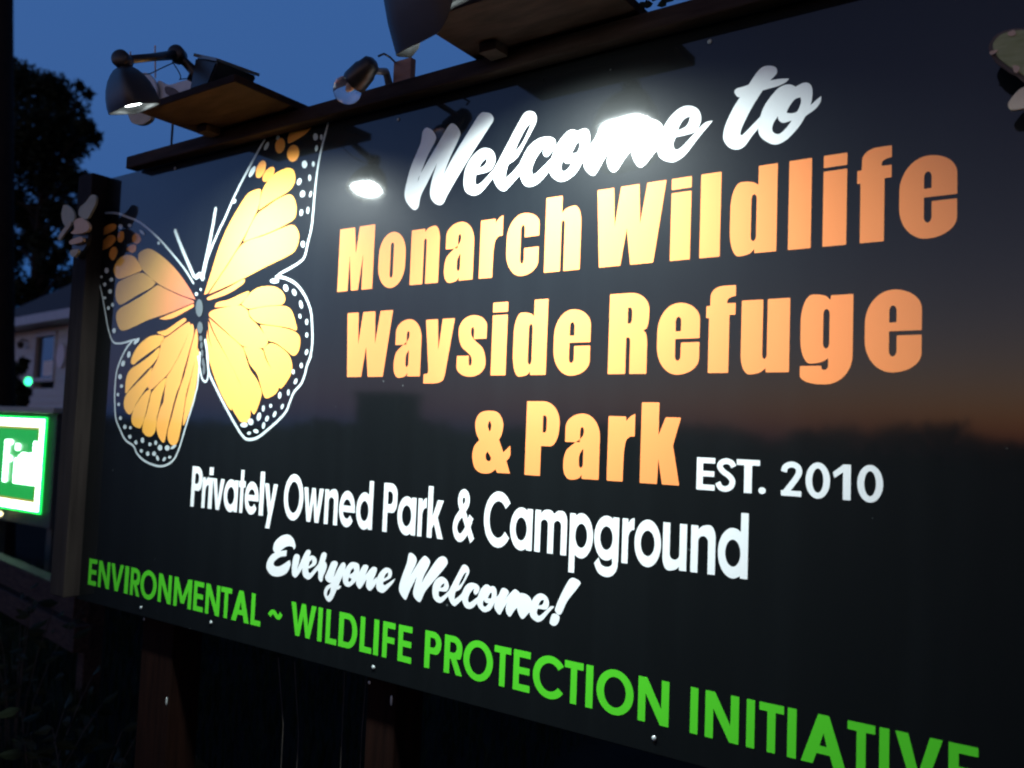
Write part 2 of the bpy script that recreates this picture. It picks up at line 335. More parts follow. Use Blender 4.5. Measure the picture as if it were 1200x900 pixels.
for ch, z1, a, z2, b in (('M',A1,(92,730),A1,(337,712)),('o',A1,(383,520),A1,(572,480)),('n',A1,(600,688),A1,(800,672)),('a',A1,(842,600),A1,(1043,652)),
    ('r',B1,(127,767),B1,(297,400)),('c',B1,(320,600),B1,(552,450)),('h',B1,(585,723),B1,(836,700)),('W',C1,(63,262),C1,(548,188)),('i',C1,(570,757),C1,(710,745)),
    ('l',C1,(777,740),C1,(920,722)),('d',D1,(33,650),D1,(358,805)),('l',D1,(440,797),D1,(600,778)),('i',D1,(683,773),D1,(850,752)),('f',D1,(928,300),D1,(1172,100)),('e',E1,(563,560),E1,(971,400))):
    heavy(d, ch, zp(z1,*a), zp(z2,*b), zb, zt-zb)
tag(d.build('lettering', 'orange', sign), 'orange heavy lettering reading Monarch Wildlife')
zb = mean([bd(*zp(F1,112,668))[1], bd(*zp(G1,90,690))[1], bd(*zp(G1,915,683))[1], bd(*zp(I1,103,637))[1]])
zt = mean([bd(*zp(F1,105,218))[1], bd(*zp(G1,390,160))[1], bd(*zp(G1,932,125))[1]])
d = Decal()
for ch, z1, a, z2, b in (('W',F1,(105,225),F1,(425,200)),('a',F1,(430,560),F1,(613,655)),('y',F1,(657,265),F1,(860,257)),('s',F1,(872,560),F1,(1077,520)),
    ('i',G1,(90,690),G1,(195,690)),('d',G1,(247,560),G1,(478,685)),('e',G1,(533,520),G1,(792,450)),('R',H1,(73,683),H1,(365,260)),('e',H1,(420,480),H1,(720,400)),
    ('f',H1,(768,220),H1,(975,100)),('u',H1,(1010,500),I1,(243,635)),('g',I1,(317,400),I1,(652,400)),('e',I1,(728,400),I1,(1092,380))):
    heavy(d, ch, zp(z1,*a), zp(z2,*b), zb, zt-zb)
tag(d.build('lettering', 'orange', sign), 'orange heavy lettering reading Wayside Refuge')
zb = mean([bd(*zp(J1,332,427))[1], bd(*zp(J1,932,472))[1]]); zt = mean([bd(*zp(J1,343,43))[1], bd(*zp(J1,943,53))[1]])
d = Decal()
for ch, a, b in (('P',(332,427),(515,160)),('a',(535,350),(718,455)),('r',(760,458),(907,200)),('k',(932,472),(1138,485))):
    heavy(d, ch, zp(J1,*a), zp(J1,*b), zb, zt-zb)
amp = [(145,95),(195,105),(221,155),(216,210),(200,246,'c'),(222,312,'c'),(258,277,'c'),(258,328),(238,357,'c'),(257,422,'c'),(190,418,'c'),(182,400,'c'),(150,420),(105,418),(73,392),(61,335),(70,282),(97,248,'c'),(80,205),(78,150),(100,108)]
d.poly(catmull(tr(J1, amp), True), [catmull(tr(J1, [(151,147),(160,172),(152,202),(142,175)]), True), catmull(tr(J1, [(140,306,'c'),(158,342),(148,358),(133,348),(130,325)]), True)])
tag(d.build('lettering', 'orange', sign), 'orange heavy lettering reading & Park')

# ---- round monoline lettering (units: cap height 100)
def ringp(cx, cy, rx, ry, t): return ('g', cx, cy, rx, ry, t)
AG = {
 'E': (52, [('p',[(0,0),(0,100),(52,100),(52,83),(18,83),(18,59),(50,59),(50,42),(18,42),(18,17),(52,17),(52,0)])]),
 'F': (48, [('p',[(0,0),(0,100),(48,100),(48,83),(18,83),(18,59),(46,59),(46,42),(18,42),(18,0)])]),
 'N': (74, [('p',[(0,0),(0,100),(21,100),(56,36),(56,100),(74,100),(74,0),(54,0),(18,64),(18,0)])]),
 'V': (72, [('p',[(0,100),(20,100),(36,30),(53,100),(72,100),(45,0),(27,0)])]),
 'I': (18, [('p',[(0,0),(0,100),(18,100),(18,0)])]),
 'R': (58, [('p',[(0,0),(0,100),(58,100,30),(58,42,28),(40,41),(60,0),(40,0),(22,39),(18,39),(18,0)],[(18,56),(18,83),(40,83,13),(40,56,13)])]),
 'O': (88, [ringp(44,50,44,52,18)]),
 'M': (88, [('p',[(0,0),(0,100),(19,100),(44,38),(69,100),(88,100),(88,0),(71,0),(71,62),(52,14),(36,14),(17,62),(17,0)])]),
 'T': (54, [('p',[(18,0),(18,83),(0,83),(0,100),(54,100),(54,83),(36,83),(36,0)])]),
 'A': (74, [('p',[(0,0),(28,100),(46,100),(74,0),(54,0),(48,22),(26,22),(20,0)],[(31,38),(37,64),(43,38)])]),
 'L': (46, [('p',[(0,0),(0,100),(18,100),(18,17),(46,17),(46,0)])]),
 'W': (98, [('p',[(0,100),(18,100),(29,36),(41,100),(57,100),(69,36),(80,100),(98,100),(77,0),(61,0),(49,62),(37,0),(21,0)])]),
 'D': (68, [('p',[(0,0),(0,100),(68,100,48),(68,0,48)],[(18,17),(18,83),(50,83,32),(50,17,32)])]),
 'P': (56, [('p',[(0,0),(0,100),(56,100,28),(56,40,28),(18,40),(18,0)],[(18,57),(18,83),(38,83,13),(38,57,13)])]),
 'C': (82, [('a',46,50,37,43,38,322,18)]),
 '~': (60, [('w',[(4,42),(14,54),(26,54),(38,44),(48,44),(57,56)],15,'butt')]),
 'S': (58, [('w',[(52,76),(44,88),(28,92.5),(13,86),(9.5,74),(20,60),(38,48),(48.5,33),(44,16),(29,7.5),(13,11),(4,26)],17,'butt')]),
 '2': (58, [('w',[(7,70),(12,85),(29,92.5),(45,86),(49.5,71),(42,53),(11,8)],17,'butt'),('p',[(0,0),(0,16),(57,16),(57,0)])]),
 '0': (66, [ringp(33,50,33,52,18)]),
 '1': (42, [('p',[(24,0),(24,78),(4,60),(0,76),(25,100),(42,100),(42,0)])]),
 '.': (20, [('p',[(0,0,10),(0,20,10),(20,20,10),(20,0,10)])]),
 'r': (36, [('p',[(0,0),(0,75),(18,75),(18,67),(26,75,6),(37,77),(37,57),(28,57,8),(19,48,8),(19,0)])]),
 'i': (19, [('p',[(0,0),(0,75),(19,75),(19,0)]),('p',[(0,82),(0,101),(19,101),(19,82)])]),
 'v': (62, [('p',[(0,75),(20,75),(31,26),(42,75),(62,75),(40,0),(22,0)])]),
 'a': (77, [ringp(38.5,37.5,38.5,39,19),('p',[(58,0),(58,75),(77,75),(77,0)])]),
 'd': (77, [ringp(38.5,37.5,38.5,39,19),('p',[(58,0),(58,101),(77,101),(77,0)])]),
 'p': (77, [ringp(38.5,37.5,38.5,39,19),('p',[(0,-28),(0,75),(19,75),(19,-28)])]),
 'g': (77, [ringp(38.5,38.5,38.5,38,19),('p',[(58,0),(58,75),(77,75),(77,0)]),('w',[(67.5,1),(66,-8),(56,-16),(38,-18.5),(20,-14),(9,-1)],17,'butt')]),
 'o': (80, [ringp(40,37.5,40,39,19)]),
 'e': (77, [('a',38.5,37.5,29,29.5,0,322,18),('p',[(12,31),(12,44.5),(76,44.5),(77,31)])]),
 't': (38, [('p',[(10,0),(10,101),(28,101),(28,0)]),('p',[(0,60),(0,75),(38,75),(38,60)])]),
 'l': (19, [('p',[(0,0),(0,101),(19,101),(19,0)])]),
 'y': (62, [('p',[(0,75),(20,75),(32,30),(43,75),(62,75),(32,-27),(12,-27),(22,6)])]),
 'w': (92, [('p',[(0,75),(19,75),(28,28),(38,75),(54,75),(64,28),(73,75),(92,75),(74,0),(56,0),(46,46),(36,0),(18,0)])]),
 'n': (64, [('p',[(0,0),(0,75),(19,75),(19,69),(32,77,12),(64,77,28),(64,0),(45,0),(45,59,13),(19,59,13),(19,0)])]),
 'u': (64, [('p',[(64,75),(64,0),(45,0),(45,6),(32,-2,12),(0,-2,28),(0,75),(19,75),(19,16,13),(45,16,13),(45,75)])]),
 'm': (106, [('p',[(0,0),(0,75),(19,75),(19,69),(30,77,10),(56,77,12),(62,69,6),(72,77,10),(106,77,26),(106,0),(87,0),(87,59,11),(62.5,59,11),(62.5,0),(43.5,0),(43.5,59,11),(19,59,11),(19,0)])]),
 'k': (62, [('p',[(0,0),(0,101),(19,101),(19,42),(38,75),(61,75),(40,41),(63,0),(41,0),(27,28),(19,18),(19,0)])]),
 '&': (76, [('w',[(72,4),(40,52),(25,74),(27,88),(38,93),(48,87),(49,75),(36,60),(15,42),(9,25),(17,11),(32,8),(50,22),(66,50)],16,'butt')]),
}
def mono(dec, ch, pl, pr, z0, cap, w_override=None):
    x0, x1 = bd(*pl)[0], bd(*pr)[0]; w, pieces = AG[ch]; sx = (x1-x0)/w; sz = cap/100
    for pc in pieces:
        if pc[0] == 'p':
            L = [fillet(q, sx, sz, x0, z0, min(sx, sz)*1.15, 1.0) for q in pc[1:]]
            dec.poly(L[0], L[1:])
        elif pc[0] == 'g':
            _, cx, cy, rx, ry, t = pc; th = [2*math.pi*k/40 for k in range(40)]
            dec.poly([(x0+(cx+rx*math.cos(a))*sx, z0+(cy+ry*math.sin(a))*sz) for a in th], [[(x0+(cx+(rx-t)*math.cos(a))*sx, z0+(cy+(ry-t*.95)*math.sin(a))*sz) for a in th]])
        elif pc[0] == 'a':
            _, cx, cy, rx, ry, a0, a1, t = pc; th = [math.radians(a0+(a1-a0)*k/36) for k in range(37)]; h = t/2
            dec.poly([(x0+(cx+(rx+h)*math.cos(a))*sx, z0+(cy+(ry+h)*math.sin(a))*sz) for a in th]+[(x0+(cx+(rx-h)*math.cos(a))*sx, z0+(cy+(ry-h)*math.sin(a))*sz) for a in reversed(th)])
        elif pc[0] == 'w':
            P = catmull(pc[1], False, 6); W = pc[2]; Lp = []; Rp = []
            for i, p in enumerate(P):
                t = (P[min(i+1, len(P)-1)]-P[max(i-1, 0)]).normalized(); q = Vector((-t.y, t.x))*W*.5; Lp.append(p+q); Rp.append(p-q)
            y = dec.y(); n = len(dec.v); e = .00003/len(P)
            for i, (a, b) in enumerate(zip(Lp, Rp)):
                for q in (a, b): dec.v.append(Vector((x0+q.x*sx, y-e*i, z0+q.y*sz)))
            for i in range(len(P)-1): dec.f.append((n+2*i, n+2*i+1, n+2*i+3, n+2*i+2))
def monoline(mname, zb, cap, items, label):
    d = Decal()
    for it in items:
        ch, z1, a, z2, b = it if len(it) == 5 else (it[0], it[1], it[2], it[1], it[3])
        mono(d, ch, zp(z1, *a), zp(z2, *b), zb, cap)
    tag(d.build('lettering', mname, sign), label)
Z1, Z2, Z3, Z4, Z5, Z6, Z7 = (90,640,6), (280,670,6), (470,720,6), (640,750,6), (800,750,6), (980,750,6), (800,500,4.8)
zb = mean([bd(*p)[1] for p in ((103,685.8),(293.3,732),(447.5,768.3),(600.8,806.7),(747.2,843.3),(873.8,875.3))])
zt = mean([bd(*p)[1] for p in ((104.2,655.3),(809.5,804.5),(1111.3,869.5),(748.3,791),(498.3,735.8),(205,675.8))])
axl, axc = bd(*zp(Z5,830,850))[0], bd(*zp(Z5,992,530))[0]
monoline('green', zb, zt-zb, [
 ('E',Z1,(78,275),(135,280)),('N',Z1,(147,290),(226,300)),('V',Z1,(245,125),(333,140)),('I',Z1,(331,335),(358,340)),('R',Z1,(372,350),(438,355)),('O',Z1,(448,270),(563,280)),
 ('N',Z1,(568,395),(660,410)),('M',Z1,(678,420),(803,440)),('E',Z1,(816,455),(885,465)),('N',Z1,(900,472),(1000,495)),('T',Z1,(1018,285),(1095,300)),('A',Z1,(1085,520),Z2,(70,360)),
 ('L',Z2,(80,372),(150,382)),('~',Z2,(208,320),(303,310)),('W',Z2,(372,205),(548,240)),('I',Z2,(550,483),(581,487)),('L',Z2,(607,495),(685,510)),('D',Z2,(697,515),(833,420)),
 ('L',Z2,(847,552),(930,568)),('I',Z2,(943,572),(978,578)),('F',Z2,(1005,592),(1103,370)),('E',Z2,(1115,615),Z3,(71,335)),('P',Z3,(162,362),(285,210)),('R',Z3,(300,400),(425,425)),
 ('O',Z3,(440,300),(648,330)),('T',Z3,(660,225),(777,250)),('E',Z3,(785,515),(903,545)),('C',Z3,(927,420),(1145,390)),('T',Z4,(133,160),(265,185)),('I',Z4,(275,470),(325,478)),
 ('O',Z4,(355,340),(616,380)),('N',Z4,(643,562),(860,612)),('I',Z4,(1010,655),(1064,665)),('N',Z5,(155,685),(392,735)),('I',Z5,(445,755),(503,762)),('T',Z5,(540,470),(713,500)),
 ('I',Z5,(733,825),(796,835))], 'green capital lettering reading ENVIRONMENTAL ~ WILDLIFE PROTECTION INITIATIVE')
d = Decal()
def mono_x(dec, ch, x0, x1, z0, cap):
    w, pieces = AG[ch]; sx = (x1-x0)/w; sz = cap/100
    L = [fillet(q, sx, sz, x0, z0, min(sx, sz)*1.15, 1.0) for q in pieces[0][1:]]; dec.poly(L[0], L[1:])
mono_x(d, 'A', axl, 2*axc-axl, zb, zt-zb)
mono(d, 'T', zp(Z6,80,600), zp(Z6,275,635), zb, zt-zb); mono(d, 'I', zp(Z6,303,750), zp(Z6,373,750), zb, zt-zb)
mono(d, 'V', zp(Z6,415,645), zp(Z6,750,710), zb, zt-zb); mono(d, 'E', zp(Z6,790,780), zp(Z6,1000,770), zb, zt-zb)
tag(d.build('lettering', 'green', sign), 'last five green capitals ATIVE at the lower right')
zb = mean([bd(*p)[1] for p in ((815.6,573.3),(989.2,586),(915.6,580.6))]); zt = mean([bd(*p)[1] for p in ((816,535.4),(996.9,545.2),(863.5,537.9))])
monoline('white', zb, zt-zb, [('E',Z7,(77,350),(180,355)),('S',Z7,(191,300),(298,300)),('T',Z7,(305,200),(436,200)),('.',Z7,(426,365),(468,365)),('2',Z7,(553,390),(670,390)),
 ('0',Z7,(692,300),(830,300)),('1',Z7,(845,280),(945,380)),('0',Z7,(982,320),(1128,320))], 'white lettering reading EST. 2010')
K1, K2, K3, K4 = (210,530,6.6667), (370,550,6.6667), (520,560,6.6667), (680,570,5.4545)
zb = mean([bd(*zp(K1,87,425))[1], bd(*zp(K2,520,480))[1], bd(*zp(K3,707,572))[1], bd(*zp(K4,1067,598))[1]])
zt = mean([bd(*zp(K1,103,107))[1], bd(*zp(K2,532,98))[1], bd(*zp(K4,1072,183))[1]])
monoline('white', zb, zt-zb, [('P',K1,(87,425),(183,200)),('r',K1,(172,435),(233,220)),('i',K1,(222,440),(253,440)),('v',K1,(268,200),(358,210)),('a',K1,(350,330),(452,465)),
 ('t',K1,(456,470),(520,250)),('e',K1,(513,350),(622,350)),('l',K1,(621,490),(654,490)),('y',K1,(672,240),(773,245)),('O',K1,(820,350),(972,350)),('w',K1,(980,268),K2,(66,145)),
 ('n',K2,(64,415),(167,430)),('e',K2,(183,320),(308,320)),('d',K2,(317,320),(439,465)),('P',K2,(520,480),(640,220)),('a',K2,(640,350),(777,510)),('r',K2,(793,515),(868,240)),
 ('k',K2,(868,525),(992,535)),('&',K3,(70,380),(240,300)),('C',K3,(315,320),(520,230)),('a',K3,(520,390),(687,560)),('m',K3,(707,570),(957,600)),('p',K3,(975,715),(1168,440)),
 ('g',K4,(90,330),(247,350)),('r',K4,(263,487),(345,230)),('o',K4,(347,365),(517,365)),('u',K4,(530,300),(677,540)),('n',K4,(703,548),(860,570)),('d',K4,(880,430),(1069,590))],
 'white condensed lettering reading Privately Owned Park & Campground')

# ---- brush script
S1, N0, M0, T0 = (460,140,7.5), (590,110,7.5), (700,100,7.5), (830,60,7.5)
def shp(zm, outer, *holes): return [catmull(tr(zm, o), True, 6) for o in (outer,)+holes]
welcome = [
 shp(S1, [(265,110),(300,72),(350,95),(383,150),(375,195),(300,340),(220,555,'c'),(240,490),(390,230),(490,60),(525,35),(562,55),(597,115),(585,165),(500,350),(448,492,'c'),(520,350),(690,70),(770,-50),(820,-63),(870,-45),(888,5),(850,70),(700,300),(560,530),(480,670),(448,735),(410,752),(360,725),(331,660),(345,540),(391,386,'c'),(310,550),(250,670),(227,770),(190,795),(140,750),(108,680),(118,580),(165,410),(245,215)]),
 shp(S1, [(626,545),(640,440),(690,340),(760,270),(820,250),(880,275),(906,340),(893,400),(850,455),(735,487,'c'),(727,540),(742,575),(790,548),(880,450),(918,405,'c'),(925,470,'c'),(880,520),(780,640),(710,668),(650,640),(630,595)], [(832,335,'c'),(825,380),(795,415),(762,428,'c'),(785,380)]),
 shp(S1, [(1200,-75),(1250,-60),(1268,-10),(1255,45),(1175,195),(1095,335),(1018,395,'c'),(1000,460),(990,522,'c'),(1060,460),(1130,375,'c'),(1138,470,'c'),(1100,510),(1020,600),(980,630),(925,600),(888,520),(890,450),(930,370),(1050,140),(1130,-10),(1160,-55)], [(1221,33,'c'),(1200,85),(1140,210),(1070,297,'c'),(1105,205),(1175,75)]),
 shp(N0, [(140,700),(138,640),(160,580),(220,470),(300,400),(380,378),(440,390),(460,430),(440,490),(400,540),(375,553),(352,530),(355,490),(375,462,'c'),(340,490),(290,560),(255,640),(250,690),(270,710),(320,670),(425,565,'c'),(415,665,'c'),(320,775),(240,815),(180,795)]),
 shp(N0, [(405,660),(420,580),(470,450),(550,345),(605,315),(650,330,'c'),(715,305),(752,330),(762,390),(752,462,'c'),(772,440,'c'),(760,500,'c'),(722,552),(650,680),(580,745),(505,772),(440,740),(412,700)], [(670,420,'c'),(672,460),(650,515),(597,530,'c'),(620,480),(645,435)], [(530,575,'c'),(538,602),(570,612),(608,604,'c'),(570,660),(530,684),(507,660),(512,615)]),
 shp(N0, [(735,478,'c'),(800,400),(850,300),(880,272),(925,263),(970,280),(983,315),(955,365),(895,465,'c'),(960,370),(1050,260),(1100,215),(1150,222),(1190,245,'c'),(1240,228),(1300,222),(1360,240),(1402,285),(1400,350),(1380,480,'c'),(1330,520),(1255,615),(1205,648),(1160,610),(1130,540),(1125,497,'c'),(1060,580),(1010,660),(970,690),(930,660),(912,600),(925,530),(952,472,'c'),(890,570),(825,685),(795,719),(745,695),(710,640),(712,580),(724,553,'c')]),
 shp(M0, [(535,600),(545,500),(585,370),(640,280),(720,205),(800,180),(880,205),(913,275),(900,350),(850,415),(690,457,'c'),(668,520),(690,567),(740,545),(840,440),(940,335),(1015,310,'c'),(990,345),(900,450),(780,605),(700,665),(640,675),(570,650)], [(818,275,'c'),(802,330),(770,370),(705,400,'c'),(735,335),(775,290)]),
]
to_ = [
 shp(T0, [(355,295,'c'),(430,185),(480,140),(540,128),(595,145),(605,190),(580,225),(545,258,'c'),(620,245),(712,240,'c'),(690,268),(620,305),(480,345,'c'),(400,470),(320,620),(285,710),(292,742),(340,700),(462,572,'c'),(440,682,'c'),(380,755),(320,835),(260,865),(190,850),(140,790),(135,720),(160,630),(220,500),(280,405,'c'),(255,400),(230,360),(250,330),(300,315)]),
 shp(T0, [(440,690),(450,600),(500,470),(600,340),(665,300),(720,293),(770,312,'c'),(830,280),(880,280),(912,320),(915,400),(900,475,'c'),(960,420),(995,395,'c'),(985,450),(940,510),(855,570,'c'),(800,660),(700,770),(620,815),(560,817),(490,780),(452,740)], [(810,405,'c'),(815,450),(785,525),(740,545),(687,542,'c'),(710,490),(760,425)], [(612,572,'c'),(620,605),(660,630),(735,608,'c'),(690,670),(630,725),(585,722),(562,690),(575,630)]),
]
d = Decal()
for L in welcome+to_: d.poly(L[0], L[1:])
tag(d.build('lettering', 'white', sign), 'white brush script reading Welcome to')
X0, X1, Y0 = (300,610,6.6667), (560,640,6.6667), (460,640,6.6667)
src = [bd(*p) for p in ((485.3,246),(515,240),(555,229),(590,224),(622,218),(657,213),(785,190),(569.3,131.6),(530,144.7),(500,149.6),(620,130),(835.3,141.3))]
dst = [bd(*p) for p in ((475,702.7),(492,705),(514,706.5),(532,710),(549,713.5),(567,717),(629.3,728.7),(517.7,652),(498.7,651.2),(481.8,647.8),(545.5,662.2),(648.5,710.5))]
AtA = Matrix(((0,0,0),(0,0,0),(0,0,0))); bx_ = Vector((0,0,0)); bz_ = Vector((0,0,0))
for p_, q_ in zip(src, dst):
    r_ = (p_[0], p_[1], 1.0)
    for a_ in range(3):
        bx_[a_] += r_[a_]*q_[0]; bz_[a_] += r_[a_]*q_[1]
        for b_ in range(3): AtA[a_][b_] += r_[a_]*r_[b_]
inv_ = AtA.inverted(); ax = inv_ @ bx_; az = inv_ @ bz_
aff = lambda p: (ax[0]*p[0]+ax[1]*p[1]+ax[2], az[0]*p[0]+az[1]*p[1]+az[2])
d = Decal()
for L in welcome[1:]: L = [[aff(p) for p in q] for q in L]; d.poly(L[0], L[1:])
for L in (
 shp(Y0, [(112,135),(128,62),(147,52),(178,75),(190,105),(184,140),(150,210),(110,290,'c'),(135,240),(215,112),(248,78),(268,82),(294,115),(286,155),(250,225),(228,290,'c'),(262,230),(345,108),(385,80),(418,90),(432,125),(415,162),(330,265),(260,350),(225,425),(207,436),(172,402),(162,355),(190,240,'c'),(140,340),(112,408),(97,418),(62,372),(52,320),(75,235)]),
 shp(X0, [(135,215),(150,165),(200,120),(255,110),(295,145),(310,200),(298,228,'c'),(285,205),(240,203),(190,238,'c'),(242,232,'c'),(238,278,'c'),(190,285),(145,320),(145,353),(190,355),(265,308,'c'),(270,350),(240,410),(180,437),(120,425),(85,375),(88,325),(115,275),(150,250,'c'),(138,235)]),
 shp(X0, [(283,420),(282,350),(298,275),(322,262),(342,278),(335,330),(322,385,'c'),(350,320),(390,240),(413,228),(428,248),(405,300),(350,395),(315,443),(298,442)]),
 shp(X0, [(363,400),(372,340),(405,290),(440,273),(472,297),(466,345),(408,378,'c'),(412,405),(428,408),(480,350),(502,330,'c'),(492,375,'c'),(430,450),(405,460),(375,440)], [(440,303,'c'),(438,335),(412,358,'c'),(420,322)]),
 shp(X0, [(472,385,'c'),(495,320),(513,262),(537,247),(553,268),(540,318,'c'),(554,345),(548,385),(525,440),(520,470),(505,478),(488,450),(488,400)]),
 shp(X0, [(540,440,'c'),(562,390),(585,335),(598,320),(622,316),(640,335),(622,390),(610,442,'c'),(650,360),(680,328),(702,345),(690,400),(640,520),(600,610),(570,635),(542,605),(532,560),(550,515),(592,488,'c'),(570,484),(548,465)], [(585,522,'c'),(565,540),(555,572),(562,590),(580,560)]),
 shp(X0, [(605,520,'c'),(640,508),(668,512,'c'),(650,535),(610,545,'c')]),
 shp(X0, [(678,450),(690,395),(735,332),(775,327),(806,345),(808,400),(790,460),(750,505),(715,518),(688,495)], [(765,368,'c'),(765,400),(735,422,'c'),(742,392)], [(726,445,'c'),(746,455),(738,475),(722,475)]),
 shp(X0, [(783,490),(800,420),(835,355),(858,345),(880,362),(855,425,'c'),(905,368),(930,362),(947,382),(928,440),(912,470,'c'),(945,440,'c'),(940,490),(905,540),(885,547),(862,515),(866,458,'c'),(830,515),(808,532)]),
 shp(X0, [(940,500),(955,430),(1000,375),(1035,370),(1062,395),(1055,445),(995,480,'c'),(997,500),(1012,503),(1090,452,'c'),(1070,490),(1010,555),(985,565),(950,545)], [(1035,403,'c'),(1030,435),(1000,455,'c'),(1012,422)]),
 shp(X1, [(605,490),(640,400),(710,268),(745,247),(790,268),(803,292),(770,340),(700,430),(655,525),(630,535),(610,515)]),
 shp(X1, [(562,590),(580,535),(610,528),(638,550),(632,590),(605,622),(570,612)]),
): d.poly(L[0], L[1:])
tag(d.build('lettering', 'white', sign), 'white brush script reading Everyone Welcome!')

# ---- the butterfly picture
U1, U2, U3, U4, U5, U6, U7, U8 = (105,235,8.571), (105,315,8.571), (230,140,7.5), (230,240,7.5), (225,320,7.5), (225,410,7.5), (125,370,8.571), (125,450,8.571)
bcx, bcz = bd(236, 362); off = wl(sign)
M['cell'] = gloss('printed wing cell', (.82, .28, .08), (.87, .395, .085), ((bcx-off.x, 0, bcz-off.z), .03, .24))
M['cell_tan'] = gloss('printed tan orange wing cell', (.58, .17, .085), (.56, .31, .075), ((bcx-off.x, 0, bcz-off.z), .08, .26))
M['cell_deep'] = gloss('printed deep orange wing cell', (.80, .28, .08), (.88, .43, .075), ((bcx-off.x, 0, bcz-off.z), .05, .22))
pic = Decal(); pic.k = 0
wing = Decal(.0006)
def cells(lst):
    dd = Decal(.0003)
    for zm, pts in lst: dd.poly(catmull(tr(zm, pts), True, 6))
    return dd
yellow = cells([
 (U2, [(700,500,'c'),(760,475),(900,415),(1040,355),(1045,380),(980,420),(850,490),(760,510)]),
 (U7, [(560,250),(640,190),(770,95),(830,65),(840,110),(780,280),(700,450),(620,580),(530,670),(460,735),(425,735),(415,700),(440,580),(510,440),(535,350)]),
 (U8, [(700,100),(650,290),(605,480),(585,575),(560,585),(520,520),(500,430),(515,330),(540,240),(570,180),(590,20),(605,-70),(640,-125),(740,-305),(810,-480),(850,-600),(876,-570),(872,-485),(832,-335),(772,-125),(740,0)]),
 (U8, [(800,100),(770,300),(740,480),(710,590),(660,615),(620,570),(614,480),(655,330),(708,130),(750,0),(782,-90),(845,-345),(885,-500),(905,-555),(918,-446),(902,-286),(852,-86)]),
 (U8, [(900,20),(860,200),(772,420),(790,200),(835,0),(885,-205),(915,-355),(932,-300),(930,-205)]),
 (U4, [(70,790,'c'),(140,570),(200,380),(280,190),(400,-20),(460,-100),(520,-130),(562,-138),(570,-110),(550,10),(500,130),(400,320),(250,560),(100,780,'c')]),
 (U4, [(415,325,'c'),(480,180),(540,80),(620,20),(720,-50),(820,-90),(865,-50),(882,30),(870,110),(820,155),(650,240)]),
 (U4, [(110,785,'c'),(260,560),(410,345),(600,270),(820,182),(870,190),(905,260),(890,360),(840,430),(600,550),(430,640),(260,720)]),
 (U4, [(95,820),(130,800),(280,730),(400,660),(428,660),(410,695),(280,780),(110,838)]),
 (U5, [(435,275,'c'),(490,200),(560,140),(640,117),(730,122),(795,165),(820,230),(790,275),(650,290),(500,312)]),
 (U5, [(500,325,'c'),(620,300),(740,288),(830,295),(875,330),(905,410),(920,500),(850,480),(720,460),(580,435),(510,375)]),
 (U5, [(600,455,'c'),(740,470),(870,500),(935,540),(952,600),(935,690),(890,725),(830,680),(740,615),(670,590),(630,520)]),
 (U5, [(630,660,'c'),(690,618),(760,640),(840,705),(875,770),(880,850),(850,930),(790,1010),(765,1000),(720,895),(660,760)]),
 (U5, [(150,370),(180,330),(300,300),(400,285),(440,290),(490,330),(510,390),(570,450),(640,540),(668,600),(640,650),(600,660),(520,655),(440,635),(330,540),(200,420)]),
 (U5, [(450,650,'c'),(610,668),(650,760),(740,920),(768,985),(745,1050),(700,1085),(650,1100),(622,1050),(595,950),(570,880),(510,800),(490,740)]),
 (U5, [(150,395,'c'),(260,490),(440,650),(480,760),(515,855),(572,935),(612,1045),(600,1120),(555,1235),(530,1225),(490,1130),(400,920),(300,720),(200,530)]),
 (U5, [(145,420,'c'),(200,550),(330,780),(430,990),(510,1170),(515,1250),(490,1310),(440,1310),(420,1300),(350,1180),(260,950),(160,600)]),
 (U5, [(135,500,'c'),(160,620),(250,880),(330,1100),(350,1200),(320,1180),(230,1000),(150,760),(130,600)]),
])
tan = cells([
 (U2, [(488,-120),(505,-165),(560,-197),(615,-198),(690,-155),(800,-65),(900,45),(1000,190),(1065,310,'c'),(900,255),(690,150),(540,20),(500,-60)]),
 (U2, [(262,230),(280,150),(330,110),(430,65),(520,40),(570,60),(640,115),(665,145,'c'),(620,190),(480,265),(330,355),(290,350),(265,300)]),
 (U2, [(270,510),(275,440),(310,395),(400,345),(560,250),(650,185),(690,165),(760,200),(900,265),(1040,320),(1050,340,'c'),(960,375),(780,450),(600,510),(450,580),(350,620),(300,600)]),
])
osp = cells([
 (U1, [(120,320),(160,260),(230,232),(268,250),(255,290),(200,325),(140,345)]),
 (U1, [(100,480),(140,400),(200,350),(250,355),(260,400),(210,460),(130,500)]), (U1, [(285,350),(310,310),(345,320),(345,380),(320,420),(285,405)]),
 (U1, [(430,370),(460,330),(500,345),(515,400),(480,435),(440,420)]), (U1, [(375,485),(420,445),(465,450),(465,500),(430,525),(390,505)]), (U1, [(200,530),(220,480),(260,465),(282,510),(265,570),(235,600),(205,570)]),
 (U3, [(805,190),(820,120),(900,95),(1018,68,'c'),(960,130),(880,180),(820,210)]),
])
